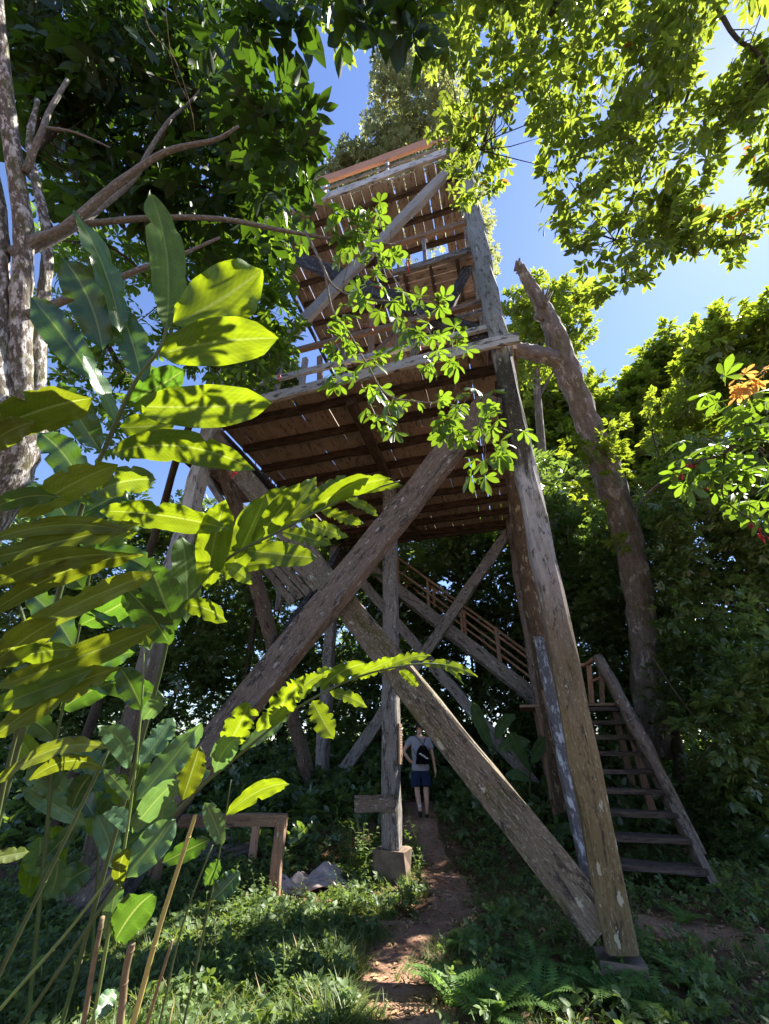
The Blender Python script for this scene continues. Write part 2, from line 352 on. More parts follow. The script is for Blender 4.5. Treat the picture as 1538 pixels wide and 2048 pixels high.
def palmate(nl=5, leaf=None, seed=0, pet=0.35):
    r = random.Random(seed); parts = []
    for i in range(nl):
        a = R(-100 + 200 * i / (nl - 1)) + r.uniform(-.1, .1); sc = (1.0 - 0.35 * abs(i - (nl - 1) / 2) / ((nl - 1) / 2)) * r.uniform(0.9, 1.08)
        Mx = rotm('Z', a) @ rotm('X', R(r.uniform(-38, -8))) @ rotm('Y', R(r.uniform(-18, 18)))
        parts.append(((leaf[0] * sc) @ Mx.T + np.array([0, pet, 0]), leaf[1], None))
    s_ = np.array([(-.01, 0, 0), (0, 0, .01), (.01, 0, 0), (-.01, pet, 0), (0, pet, .01), (.01, pet, 0)]); parts.append((s_, np.array([(0, 1, 4, 3), (1, 2, 5, 4)]), None))
    return combine(parts)
def frames(Y, jit=0.35, up=(0, 0, 1)):
    Y = Y / np.linalg.norm(Y, axis=1, keepdims=True); n = len(Y)
    Z = np.asarray(up, float) + rng.normal(0, jit, (n, 3)); X = np.cross(Y, Z); X /= np.linalg.norm(X, axis=1, keepdims=True) + 1e-9
    Z = np.cross(X, Y); return np.stack([X, Y, Z], axis=2)
def inst(name, tpls, P, Rm, S, mat, parent=None, smooth=True, bias=None):
    """many leaves as ONE mesh: every row of P gets one of the templates"""
    N = len(P); pick = rng.integers(0, len(tpls), N); VV = []; QQ = []; RR = []; off = 0
    for ti, (V, Q, I) in enumerate(tpls):
        ix = np.where(pick == ti)[0]
        if not len(ix): continue
        v = np.einsum('nij,kj->nki', Rm[ix], V) * S[ix][:, None, None] + P[ix][:, None, :]
        nl = I.max() + 1; lr = rng.random((len(ix), nl)); 
        if bias is not None: lr = np.clip(lr * 0.5 + bias[ix][:, None] * 0.5, 0, 1)
        VV.append(v.reshape(-1, 3)); RR.append(lr[:, I].ravel())
        QQ.append((Q[None] + (np.arange(len(ix)) * len(V))[:, None, None]).reshape(-1, 4) + off); off += len(ix) * len(V)
    V = np.concatenate(VV).astype(np.float32); Q = np.concatenate(QQ).astype(np.int32); r = np.concatenate(RR).astype(np.float32)
    me = bpy.data.meshes.new(name); me.vertices.add(len(V)); me.vertices.foreach_set('co', V.ravel())
    me.loops.add(Q.size); me.loops.foreach_set('vertex_index', Q.ravel())
    me.polygons.add(len(Q)); me.polygons.foreach_set('loop_start', np.arange(0, Q.size, 4, dtype=np.int32)); me.polygons.foreach_set('loop_total', np.full(len(Q), 4, np.int32))
    if smooth: me.polygons.foreach_set('use_smooth', np.ones(len(Q), bool))
    me.update(calc_edges=True); a = me.attributes.new('rnd', 'FLOAT', 'POINT'); a.data.foreach_set('value', r)
    return link(name, me, mat, parent)
def inpoly(poly, x, y):
    poly = np.asarray(poly, float); c = np.zeros(len(x), bool); j = len(poly) - 1
    for i in range(len(poly)):
        xi, yi = poly[i]; xj, yj = poly[j]
        c ^= ((yi > y) != (yj > y)) & (x < (xj - xi) * (y - yi) / (yj - yi + 1e-9) + xi); j = i
    return c
def clumps(poly, a0, a1, n):
    """clump centres spread through the volume a crown fills"""
    poly = np.asarray(poly, float); lo = poly.min(0); hi = poly.max(0); out = []
    while len(out) < n:
        x = rng.uniform(lo[0], hi[0], 400); y = rng.uniform(lo[1], hi[1], 400); ok = inpoly(poly, x, y)
        for px, py in zip(x[ok], y[ok]):
            out.append(at(px, py, rng.uniform(a0, a1)))
            if len(out) >= n: break
    return np.array(out)
def leafpts(C, r, per, flat=0.7, size=(0.8, 1.2), scale=1.0, lift=0.1):
    n = len(C); k = rng.poisson(per, n) + 1
    idx = np.repeat(np.arange(n), k); D = rng.normal(0, 1, (len(idx), 3)); D /= np.linalg.norm(D, axis=1, keepdims=True)
    rad = r * rng.random(len(idx)) ** 0.45 * np.repeat(rng.uniform(0.6, 1.3, n), k); off = D * rad[:, None]; off[:, 2] *= flat
    P = C[idx] + off; Yd = D * np.array([1, 1, 0.5]) + np.array([0, 0, lift]) + rng.normal(0, 0.35, D.shape)
    b = np.repeat(rng.random(n), k)
    return P, frames(Yd), rng.uniform(*size, len(idx)) * scale, b

T_far = [sprig(6, leaf_tpl(3, 0.24, 0.3, 0.15), 1.0, 60, s, 0.9) for s in range(4)]
T_mid = [sprig(7, leaf_tpl(4, 0.22, 0.3, 0.2), 1.0, 55, s, 0.9) for s in range(5)]
T_top = [sprig(7, leaf_tpl(5, 0.19, 0.25, 0.2, 'oval'), 0.7, 70, s, 0.8) for s in range(6)] + [sprig(6, leaf_tpl(5, 0.18, 0.25, 0.15, 'obov'), 1, 60, s, 0.3, True) for s in range(3)]
T_left = [sprig(6, leaf_tpl(6, 0.24, 0.2, 0.25, 'lance'), 1.0, 55, s, 1.1) for s in range(6)]
T_pal = [palmate(n, leaf_tpl(7, 0.19, 0.22, 0.12, 'obov'), s, 0.45) for s, n in enumerate((5, 5, 5, 4, 5, 6))]

# ------------------------------------------------------------------ ground, path
def ground_mat():
    m = newmat('forest_soil'); k = NT(m); p = k.n('ShaderNodeNewGeometry').outputs['Position']
    n1 = k.noise(p, 1.3, 6, 0.65); n2 = k.noise(p, 14, 6, 0.7); n3 = k.noise(p, 55, 3, 0.7)
    c = k.mix(k.ramp(n1, [(0.35, 0.0), (0.65, 1.0)]), (0.085, 0.052, 0.032), (0.21, 0.105, 0.062))
    c = k.mix(k.ramp(n2, [(0.45, 0.0), (0.6, 0.8)]), c, (0.055, 0.038, 0.024))
    c = k.mix(k.ramp(n3, [(0.62, 0.0), (0.68, 0.7)]), c, (0.30, 0.20, 0.12))
    k.out(k.pbr(c, 0.95, 0.15, k.math('ADD', n2, k.math('MULTIPLY', n3, 0.4)), 0.9, 0.04).outputs[0]); return m
def path_mat():
    m = newmat('red_earth'); k = NT(m); p = k.n('ShaderNodeNewGeometry').outputs['Position']
    n1 = k.noise(p, 3, 5, 0.6); n2 = k.noise(p, 28, 6, 0.75); n3 = k.noise(p, 70, 2)
    c = k.mix(k.ramp(n1, [(0.3, 0.0), (0.7, 1.0)]), (0.23, 0.125, 0.08), (0.38, 0.225, 0.15))
    c = k.mix(k.ramp(n2, [(0.5, 0.0), (0.62, 0.7)]), c, (0.11, 0.065, 0.042))
    c = k.mix(k.ramp(n3, [(0.6, 0.0), (0.7, 0.6)]), c, (0.5, 0.36, 0.24))
    k.out(k.pbr(c, 0.95, 0.15, k.math('ADD', n2, n1), 0.8, 0.03).outputs[0]); return m
gx = np.concatenate([np.linspace(-300, -14, 16), np.linspace(-12, 12, 160), np.linspace(14, 300, 16)])
gy = np.concatenate([np.linspace(-60, -1, 8), np.linspace(0, 22, 150), np.linspace(24, 500, 22)])
X, Y = np.meshgrid(gx, gy); Z = gz(X, Y); nx, ny = len(gx), len(gy)
V = np.stack([X, Y, Z], 2).reshape(-1, 3)
Fq = [(j * nx + i, j * nx + i + 1, (j + 1) * nx + i + 1, (j + 1) * nx + i) for j in range(ny - 1) for i in range(nx - 1)]
me = bpy.data.meshes.new('ground'); me.from_pydata(V.tolist(), [], Fq); me.polygons.foreach_set('use_smooth', [True] * len(Fq))
tag(link('ground', me, ground_mat()), 'dark forest soil with scattered leaf litter', kind='structure')
PATHS = [[(0.25, 3.2), (0.1, 4.6), (-0.05, 5.2), (0.15, 6.0), (0.75, 6.9), (0.95, 8.0), (0.85, 9.4), (0.75, 11.0), (0.9, 12.5)],
         [(0.75, 6.9), (0.1, 6.6), (-0.9, 7.0), (-1.9, 7.6), (-2.6, 7.9)],
         [(5.3, 5.0), (4.3, 5.4), (3.3, 6.2), (2.6, 6.6)], [(3.2, 3.6), (4.6, 4.7), (5.3, 5.6)]]
PW = [0.40, 0.30, 0.45, 0.45]
def pdist(x, y):
    best = np.full(np.shape(x), 9.0)
    for pts, w0 in zip(PATHS, PW):
        sp = spline([(a, b, 0) for a, b in pts], 6)
        for q in sp: best = np.minimum(best, np.hypot(x - q[0], y - q[1]) - w0)
    return best
V = []; Fq = []
for pts, w0 in zip(PATHS, PW):
    sp = spline([(a, b, 0) for a, b in pts], 10); base = len(V)
    for i, q in enumerate(sp):
        d = nrm(sp[min(i + 1, len(sp) - 1)] - sp[max(i - 1, 0)]); s = np.array([d[1], -d[0], 0])
        wl, wr = w0 * rng.uniform(0.75, 1.2, 2)
        for c in range(9):
            t = c / 8; P = q + s * (-wl + (wl + wr) * t); V.append((P[0], P[1], float(gz(P[0], P[1])) + 0.014 - 0.022 * (2 * abs(t - .5)) ** 4 + 0.003 * PATHS.index(pts)))
    for i in range(len(sp) - 1):
        for c in range(8): a = base + i * 9 + c; Fq.append((a, a + 1, a + 10, a + 9))
me = bpy.data.meshes.new('path'); me.from_pydata(V, [], Fq); me.polygons.foreach_set('use_smooth', [True] * len(Fq))
tag(link('path', me, path_mat()), 'trodden red earth path running under the tower', kind='structure')

# ------------------------------------------------------------------ the tower
D1 = np.array([2.04, 4.97, 0.0]); lv = nrm(np.array([-5.59, 1.63, 0])); fv = np.array([0.2799, 0.9600, 0]); fv = np.array([-lv[1] * -1, -lv[0], 0]); fv = nrm(fv)
WID, DEP = 5.82, 6.6; ZD1, ZD2 = 7.60, 15.1
def T(s, d, z): return D1 + lv * s + fv * d + np.array([0, 0, z])     # s metres left of the tall corner post, d metres back
tower = thing('lookout_tower', 'tall weathered timber lookout tower on braced posts with two plank decks', 'tower', T(WID / 2, DEP / 2, -0.3))
def part(name, mat, fn, parent=tower, smooth=False):
    mb = MB(); fn(mb); return mb.build(name, mat, parent, smooth)
def B(name, mat, a, b, w_, h_, ref=(0, 0, 1), parent=tower, **kw): return part(name, mat, lambda mb: beam(mb, a, b, w_, h_, ref, **kw), parent)
# posts
p1 = B('corner_post', M['post_tall'], T(0, 0, -0.02), T(0, 0, ZD2 + 1.25), 0.27, 0.29, fv, wob=0.009, taper=1.38, ch=0.15)
B('corner_post', M['post_left'], T(WID, 0, -0.4), T(WID, 0, ZD2 + 1.2), 0.26, 0.28, fv, wob=0.012)
B('corner_post', M['grey'], T(WID - .05, DEP, 0.0), T(WID, DEP, ZD2 + 1.1), 0.30, 0.32, fv, wob=0.01)
B('corner_post', M['brace_red'], T(0, DEP, 0.0), T(0, DEP, ZD2 + 1.1), 0.32, 0.32, fv, wob=0.01)
CP = np.array([0.13, 8.75, 0]); ccen = (CP - D1); CS, CDp = float(ccen @ lv), float(ccen @ fv)
B('centre_post', M['grey'], T(CS, CDp, 0.02), T(CS, CDp, ZD1 - 0.2), 0.29, 0.29, fv, wob=0.008)
B('inner_post', M['grey'], T(0.12, 0.55, ZD1 + 0.1), T(0.12, 0.55, ZD2 - 0.1), 0.22, 0.2, fv)
B('inner_post', M['brown'], T(3.3, 2.6, ZD1 + 0.1), T(3.3, 2.6, ZD2 - 0.1), 0.16, 0.16, fv)
# concrete footings
def block(mb, s, d, z0, z1, w_, h_): beam(mb, T(s, d, z0), T(s, d, z1), w_, h_, fv, wob=0.012, ch=0.05, seglen=0.25)
part('footing', M['concrete'], lambda mb: block(mb, 0.02, 0.03, -0.7, -0.08, 0.38, 0.38))
part('footing', M['concrete'], lambda mb: block(mb, CS, CDp, -0.8, 0.03, 0.52, 0.50))
part('footing', M['concrete'], lambda mb: block(mb, WID, 0, -0.7, -0.22, 0.5, 0.5))
part('footing', M['concrete'], lambda mb: block(mb, WID, DEP, -0.4, 0.2, 0.5, 0.5))
# braces, front face: lower X and upper X
B('brace', M['brace_low'], T(0.12, 0.02, 0.10), T(WID - .1, 0.06, 6.9), 0.345, 0.22, fv, wob=0.008, ch=.05)
B('brace', M['brace_red'], T(WID + .15, -0.26, -0.5), T(0.3, -0.24, 6.25), 0.38, 0.21, fv, wob=0.008, ch=.05)
B('brace', M['pale'], T(WID - 0.2, -0.05, ZD1 + .2), T(0.15, -0.05, ZD2 - 0.35), 0.30, 0.14, fv, wob=0.009)
B('brace', M['black'], T(WID - 0.1, 0.16, ZD2 - 0.9), T(0.15, 0.14, ZD1 + 0.45), 0.36, 0.14, fv, wob=0.012)
B('strut', M['black'], T(1.15, 0.3, 8.7), T(0.3, 0.4, 10.85), 0.2, 0.12, fv)
B('strut', M['brown'], T(0.9, 0.9, ZD1 + .1), T(0.9, 0.9, 11.0), 0.10, 0.10, fv)
B('strut', M['grey'], T(0.15, 0.5, 9.3), T(1.7, 0.5, 9.3), 0.12, 0.16, fv)
B('strut', M['brown'], T(2.6, 0.1, ZD1 + .1), T(1.7, 0.3, 9.6), 0.10, 0.09, fv)
B('strut', M['pale'], T(4.6, 1.2, ZD1 + .1), T(4.6, 1.2, 10.2), 0.13, 0.13, fv)
B('strut', M['brown'], T(4.1, 1.4, ZD1 + .1), T(4.3, 1.4, 10.4), 0.13, 0.11, fv)
# left face
B('brace', M['brace_red'], T(WID, DEP - .1, 0.2), T(WID, 0.1, 7.2), 0.3, 0.22, lv, wob=0.010)
B('brace', M['black'], T(WID - .3, 0.1, -0.1), T(WID - .3, DEP, 7.3), 0.28, 0.2, lv, wob=0.010)
B('prop', M['grey'], T(WID - .1, 3.3, 4.3), T(WID - .1, 3.4, ZD1 - .2), 0.13, 0.13, lv)
# right face
part('brace', M['rough_pole'], lambda mb: tube(mb, spline([T(-0.02, DEP - .4, -0.1), T(-0.03, 3.9, 2.4), T(.05, 2.2, 5.0), T(0.0, 0.45, 7.3)], 6), [0.17] * 19, 10, 0.07), smooth=True)
B('brace', M['speckled'], T(0.10, 0.45, 0.1), T(-.1, DEP, 7.2), 0.20, 0.18, lv, wob=0.010)
B('brace', M['black'], T(0.1, 0.3, 11.5), T(0.05, DEP, ZD1 + .2), 0.2, 0.14, lv)
B('brace', M['grey'], T(0.1, 0.3, ZD1 + .2), T(0.05, DEP, 14.5), 0.2, 0.14, lv)
# back face
B('brace', M['grey'], T(WID - .1, DEP, 0.25), T(0.1, DEP, 7.2), 0.30, 0.2, fv, wob=0.010)
B('brace', M['grey'], T(0.1, DEP + .22, 0.3), T(WID - .1, DEP + .2, 7.2), 0.28, 0.18, fv, wob=0.010)
B('brace', M['grey'], T(WID - .1, DEP, ZD1 + .3), T(0.1, DEP, 14.3), 0.24, 0.16, fv)

def deck(z, holes=(), wide=0.30, gap=0.010, dlo=-0.05, dhi=DEP + 0.15, slo=-0.1, shi=WID + 0.12, name='deck_planks'):
    mb = MB(); s = slo
    while s < shi:
        w_ = wide * rng.uniform(0.85, 1.12); segs = [(dlo + rng.uniform(-.05, .03), dhi + rng.uniform(-.05, .05))]
        for (s0, s1, d0, d1) in holes:
            if s0 < s < s1: segs = [q for a, b in segs for q in ((a, d0), (d1, b)) if q[1] - q[0] > 0.1]
        for a, b in segs:       # planks butt on a joist somewhere
            cut = rng.choice([1.63, 2.43, 3.23, 4.03, 4.83]); pcs = [(a, cut - .006), (cut + .006, b)] if a < cut < b else [(a, b)]
            for x0, x1 in pcs:
                zz = z + rng.normal(0, 0.004)
                beam(mb, T(s + w_ / 2, x0, zz), T(s + w_ / 2 + rng.normal(0, .004), x1, zz), w_, 0.04, (0, 0, 1), wob=0.0015, ch=0.12, seglen=1.6)
        s += w_ + gap * rng.choice([0.2, 0.5, 1.0, 1.6, 2.6])
    return mb.build(name, M['plank'], tower)
deck(ZD1 + 0.02)
deck(ZD2 + 0.02, holes=[(0.55, 2.3, 1.95, 2.85)], wide=0.27, gap=0.014)
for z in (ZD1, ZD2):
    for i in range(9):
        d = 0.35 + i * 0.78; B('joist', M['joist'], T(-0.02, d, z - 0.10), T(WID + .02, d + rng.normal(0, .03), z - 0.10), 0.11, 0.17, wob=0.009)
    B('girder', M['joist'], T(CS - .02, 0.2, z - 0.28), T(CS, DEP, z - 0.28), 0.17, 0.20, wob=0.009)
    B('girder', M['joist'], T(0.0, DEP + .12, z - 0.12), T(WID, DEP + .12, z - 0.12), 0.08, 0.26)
B('edge_board', M['white'], T(-0.30, -0.25, ZD1 - 0.10), T(WID + 0.25, -0.14, ZD1 - 0.10), 0.07, 0.24, (0, 0, 1), wob=0.006)
B('edge_board', M['white'], T(-0.25, -0.25, ZD2 - 0.10), T(WID + 0.25, -0.14, ZD2 - 0.10), 0.07, 0.32, (0, 0, 1), wob=0.006)
for z in (ZD1, ZD2):
    B('edge_board', M['plank'], T(-0.24, -0.1, z - 0.08), T(-0.24, DEP + .2, z - 0.08), 0.05, 0.22)
    B('edge_board', M['black'], T(WID + 0.24, -0.1, z - 0.08), T(WID + .24, DEP + .2, z - 0.08), 0.05, 0.22)
# outrigger platform at the left of the lower deck
mbp = MB()
for i in range(11): beam(mbp, T(WID + .35, 0.8 + i * .24, ZD1 - .06), T(WID + 1.75, 0.8 + i * .24, ZD1 - .06), 0.21, 0.04, wob=0.002)
sp_ = mbp.build('side_platform', M['plank'], tower)
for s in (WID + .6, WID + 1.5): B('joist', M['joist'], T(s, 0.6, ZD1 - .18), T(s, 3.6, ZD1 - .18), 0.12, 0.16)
B('brace', M['pale'], T(WID + .1, 1.0, 5.9), T(WID + 1.2, 1.0, ZD1 - .25), 0.13, 0.15, fv)
# railings
def rail(name, zdeck, pts, hts, mats, post_mat, sizes, n_posts, ph):
    """one railing run between two (s, d) ends: its top rail, lower rails and posts"""
    (s0, d0), (s1, d1) = pts
    top = B(name, mats[0], T(s0, d0, zdeck + hts[0]), T(s1, d1, zdeck + hts[0]), sizes[0][0], sizes[0][1], (0, 0, 1), wob=0.004)
    for h_, m_, sz in zip(hts[1:], mats[1:], sizes[1:]):
        mb = MB(); beam(mb, T(s0, d0, zdeck + h_), T(s1, d1, zdeck + h_), sz[0], sz[1], (0, 0, 1), wob=0.004); mb.build('rail', m_, top)
    for i in range(n_posts):
        t = i / max(1, n_posts - 1); s = s0 + (s1 - s0) * t; d = d0 + (d1 - d0) * t
        mb = MB(); beam(mb, T(s, d + .04, zdeck + .03), T(s, d + .04, zdeck + ph), 0.09, 0.09, fv, wob=0.004); mb.build('rail_post', post_mat, top)
    return top
rail('railing', ZD1, ((0.1, 0.0), (WID + .1, 0.0)), (1.36, 0.62), (M['brown'], M['white']), M['grey'], ((0.09, 0.14), (0.07, 0.13)), 5, 1.4)
rail('railing', ZD1, ((WID + .1, 0.1), (WID + .1, DEP)), (1.3, 0.65), (M['grey'], M['grey']), M['grey'], ((0.09, 0.12), (0.06, 0.1)), 5, 1.3)
rail('railing', ZD1, ((0.1, DEP), (WID, DEP)), (1.3, 0.65), (M['brown'], M['grey']), M['brown'], ((0.09, 0.12), (0.06, 0.1)), 6, 1.3)
rail('railing', ZD2, ((0.1, -0.05), (WID + .1, -0.05)), (1.36, 0.78, 0.42), (M['orange'], M['grey'], M['grey']), M['white'], ((0.09, 0.40), (0.05, 0.08), (0.05, 0.07)), 4, 1.4)
rail('railing', ZD2, ((WID + .1, 0), (WID + .1, DEP)), (1.12, 0.62), (M['orange'], M['grey']), M['white'], ((0.05, 0.2), (0.05, 0.07)), 4, 1.15)
rail('railing', ZD2, ((0.1, DEP), (WID, DEP)), (1.12, 0.62), (M['orange'], M['grey']), M['grey'], ((0.05, 0.2), (0.05, 0.07)), 4, 1.15)
rail('railing', ZD2, ((-.05, 0.3), (-.05, DEP)), (1.12, 0.62), (M['orange'], M['grey']), M['grey'], ((0.05, 0.2), (0.05, 0.07)), 4, 1.15)
# mid-height landing inside the tower with its own railing
ZL = 11.0
mbl = MB()
for i in range(6): beam(mbl, T(0.1, 0.15 + i * .2, ZL), T(1.85, 0.15 + i * .2, ZL), 0.18, 0.04, wob=0.002)
ld = mbl.build('landing', M['plank'], tower)
for d in (0.08, 1.25):
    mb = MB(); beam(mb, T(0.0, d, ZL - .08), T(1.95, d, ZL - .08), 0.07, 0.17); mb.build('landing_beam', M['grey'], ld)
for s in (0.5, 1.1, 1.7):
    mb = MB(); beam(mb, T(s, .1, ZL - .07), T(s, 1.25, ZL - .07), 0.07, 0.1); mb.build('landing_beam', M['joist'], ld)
rail('railing', ZL, ((0.1, 0.1), (2.3, 0.1)), (1.1,), (M['brown'],), M['grey'], ((0.09, 0.14),), 3, 1.1)
def flight(name, a, b, width_vec, n, mat_s, mat_t, hs=0.26, wt=0.07, tread_d=0.26, tt=0.05, risers=False):
    """stair flight: two stringers as the part, every tread a sub-part"""
    a = np.asarray(a, float); b = np.asarray(b, float); wv = np.asarray(width_vec, float); mb = MB()
    for k_ in (-.5, .5): beam(mb, a + wv * k_, b + wv * k_, hs, wt, wv, wob=0.006)
    st = mb.build(name, mat_s, tower); run = nrm((b - a) * np.array([1, 1, 0]))
    for i in range(n):
        t = (i + 0.5) / n; c = a + (b - a) * t + np.array([0, 0, 0.05]); mb = MB()
        beam(mb, c - wv * .5 * 0.97, c + wv * .5 * .97, tread_d, tt, (0, 0, 1), wob=0.005); mb.build('tread', mat_t, st)
    return st
flight('inner_staircase', T(4.9, 1.9, ZD1 + .1), T(1.9, 1.9, ZL), fv * 0.9, 12, M['brown'], M['plank'])
flight('inner_staircase', T(0.8, 1.3, ZL), T(1.6, 4.9, ZD2), lv * 0.9, 13, M['brown'], M['plank'])
# entry stair at the right of the tall post, landing, and the long flight behind up to the lower deck
eb = np.array([3.60, 7.35, -0.15]); et = np.array([4.36, 10.15, 2.27]); wv = np.array([0.957, -0.29, 0]) * 1.66
wv = -lv * 1.5
es = flight('entry_staircase', eb, et, wv, 9, M['brace_red'], M['joist'], 0.26, 0.10, 0.36, 0.075)
ldg = MB()
for i in range(8): beam(ldg, et + fv * (0.1 + i * .18) - lv * .95 + np.array([0, 0, .03]), et + fv * (0.1 + i * .18) + lv * 1.3 + np.array([0, 0, .03]), 0.16, 0.05, wob=0.003)
lg = ldg.build('landing', M['brown'], tower)
for sx in (-.9, .9):
    for dd in (0.1, 1.4):
        mb = MB(); q = et - lv * sx + fv * dd; beam(mb, np.array([q[0], q[1], -.1]), q, .14, .14, fv); mb.build('landing_post', M['brown'], lg)
# weathered log handrails
hr = MB()
e1 = eb + wv * .5; t1 = et + wv * .5
hs_ = [at(1406, 1708, 6.0) * (1 - t) + at(1196, 1314, 8.9) * t + rng.normal(0, .004, 3) for t in np.linspace(0, 1, 12)]
tube(hr, hs_, [.06, .065, .075, .09, .10, .115, .12, .115, .12, .115, .11, .11], 8, 0.12)
ho = hr.build('handrail', M['brace_red'], es, True)
hr = MB(); beam(hr, at(1165, 1712, 5.9), at(1127, 1535, 6.5), 0.10, 0.14, fv); beam(hr, at(1131, 1535, 6.5), at(1078, 1335, 8.6), 0.14, 0.17, fv); hr.build('handrail', M['brown'], es)
for (x0, y0, x1, y1, a, m_) in ((1200, 1312, 1205, 1405, 9.4, 'brown'), (1178, 1330, 1184, 1405, 10.2, 'orange')):
    hr = MB(); beam(hr, at(x0, y0, a), at(x1, y1, a), .10, .08, fv); hr.build('rail_post', M[m_], lg)
hr = MB(); beam(hr, at(1197, 1312, 9.0), at(1172, 1330, 10.4), .07, .1, fv); beam(hr, at(1172, 1330, 10.4), at(1100, 1326, 11.3), .07, .1, fv); beam(hr, at(1212, 1350, 9.2), at(1186, 1362, 10.2), .05, .08, fv); hr.build('rail', M['orange'], lg)
# long flight behind the tower
fa = T(-0.3, DEP + 1.15, 2.3); fb = T(WID - .2, DEP + 1.0, ZD1 - .05)
fl = flight('upper_staircase', fa, fb, fv * 1.1, 18, M['grey'], M['plank'], 0.34, 0.10, 0.28)
for side, hh in ((-.5, (0.55, 1.0)), (.5, (0.5, 1.05))):
    for h_ in hh:
        mb = MB(); o_ = fv * 1.1 * side + np.array([0, 0, h_ + .1]); beam(mb, fa + o_, fb + o_, 0.06, 0.09, fv, wob=.004); mb.build('handrail', M['orange'] if side > 0 else M['brown'], fl)
    for t in (0.04, 0.2, 0.36, 0.52, 0.68, 0.84, 0.97):
        c = fa + (fb - fa) * t + fv * 1.1 * side; mb = MB(); beam(mb, c, c + np.array([0, 0, 1.15]), 0.08, 0.08, fv); mb.build('baluster', M['orange'] if side > 0 else M['brown'], fl)
# loose grey boards stored under the deck at the left
for i in range(4):
    a = at(520 + i * 16, 1125 - i * 7, 9.6); b = at(585 + i * 16, 1205 - i * 9, 9.4); B('loose_board', M['grey'], a, b, 0.17, 0.05, fv)
# boards nailed to the centre post
cpf = T(CS, CDp, 0) - fv * 0.17
B('nailed_board', M['brace_red'], T(CS + .62, CDp - .18, 0.62), T(CS - .10, CDp - .18, 0.66), 0.05, 0.24, (0, 0, 1), wob=0.006)
sb = B('notice_board', M['brown'], T(CS - .175, CDp - .04, 1.22), T(CS - .175, CDp - .04, 1.86), 0.03, 0.20, fv, wob=0.003)
mk = MB()
for i in range(9):     # faint rows of writing and a small drawn triangle on the notice
    z = 1.80 - i * 0.042; L0 = rng.uniform(.05, .09)
    beam(mk, T(CS - .191, CDp - .04 - L0, z), T(CS - .191, CDp - .04 + .07, z), 0.004, 0.010, wob=0.0005)
for (d0, z0, d1, z1) in ((-.06, 1.28, .0, 1.38), (.0, 1.38, .06, 1.29), (-.05, 1.26, .05, 1.25)):
    beam(mk, T(CS - .194, CDp - .04 + d0, z0), T(CS - .194, CDp - .04 + d1, z1), 0.010, 0.004, lv, wob=0.0005)
mk.build('handwriting', simple('faded_ink', (0.10, 0.07, 0.09), nscale=20), sb)
# rope hanging between decks
rp = at(770, 640, 9.0)
part('rope', simple('blue_nylon_rope', (0.10, 0.30, 0.42), nscale=60), lambda mb: tube(mb, spline([T(2.2, 1.4, ZD1 + 3.4), T(2.23, 1.35, ZD1 + 2.0), T(2.18, 1.4, ZD1 + .1)], 6), 0.012, 6))

# ------------------------------------------------------------------ low timber frame, planks, cloth
fr = thing('timber_frame', 'low square timber rail frame standing in the weeds', 'frame', gpix(555, 1800))
q1 = gpix(548, 1800); top = q1 + np.array([0, 0, 0.9]); axx = nrm(np.array([-1, -0.05, 0]))
B('post', M['brown'], q1 - np.array([0, 0, .2]), top, 0.15, 0.15, (0, 1, 0), fr)
B('rail', M['brown'], top + axx * -.08 + np.array([0, 0, .003]), top + axx * 1.75, 0.15, 0.16, (0, 0, 1), fr)
B('post', M['brown'], top + axx * 1.7 + np.array([0, 0, -1.1]), top + axx * 1.7 + np.array([0, 0, -.085]), 0.15, 0.15, (0, 1, 0), fr)
q2 = q1 + np.array([-0.75, 1.5, 0]); B('post', M['orange'], q2 - np.array([0, 0, .1]), q2 + np.array([0, 0, .7]), 0.12, 0.12, (0, 1, 0), fr)
PLK = ['rotting plank on the soil, nearest to the camera', 'rotting plank on the soil, second in the pile', 'rotting plank on the soil, third in the pile', 'rotting plank on the soil, furthest back in the pile']
for i in range(4):
    a = gpix(385 + i * 6, 1752 - i * 14); b = gpix(505 + i * 8, 1712 - i * 13); mb = MB()
    beam(mb, a + [0, 0, .06 + .02 * i], b + [0, 0, .09 + .02 * i], 0.17, 0.05, wob=0.006)
    tag(mb.build('fallen_plank', M['brace_red']), PLK[i], 'plank', 'planks lying behind the timber frame')
# crumpled cloth
n = 40; V = []; c0 = gpix(628, 1778)
for j in range(n):
    for i in range(n):
        u, v = i / (n - 1) - .5, j / (n - 1) - .5; r_ = math.hypot(u, v) * 2
        z = 0.19 * max(0, 1 - r_) ** 0.5 + 0.05 * math.sin(9 * u + 4 * v) * math.cos(7 * v - 3 * u) + 0.035 * math.sin(17 * u * v + 12 * u) + 0.02 * math.sin(21 * v + 6 * u) - 0.10 * abs(math.sin(5.5 * u + 3 * v + 2 * math.sin(4 * v))) ** .5 * max(0, 1 - r_) + 0.07 * max(0, 1 - abs(13 * u * .4 - 6 * v + .4)) + .05 * max(0, 1 - abs(8 * u + 5 * v - 1))
        x_, y_ = u * 1.25 + .06 * math.sin(8 * v) * (1 + r_), v * .85 + .05 * math.sin(9 * u)
        if r_ > .75: x_ *= .9 + .1 * math.sin(11 * math.atan2(v, u)); y_ *= .9 + .1 * math.sin(7 * math.atan2(v, u))
        X_, Y_ = c0[0] + x_, c0[1] + y_; V.append((X_, Y_, float(gz(X_, Y_)) + max(0.012, z + 0.03)))
Fq = [(j * n + i, j * n + i + 1, (j + 1) * n + i + 1, (j + 1) * n + i) for j in range(n - 1) for i in range(n - 1)]
me = bpy.data.meshes.new('crumpled_cloth'); me.from_pydata(V, [], Fq); me.polygons.foreach_set('use_smooth', [True] * len(Fq))
co = link('crumpled_cloth', me, M['sack']); sm = co.modifiers.new('thickness', 'SOLIDIFY'); sm.thickness = 0.008
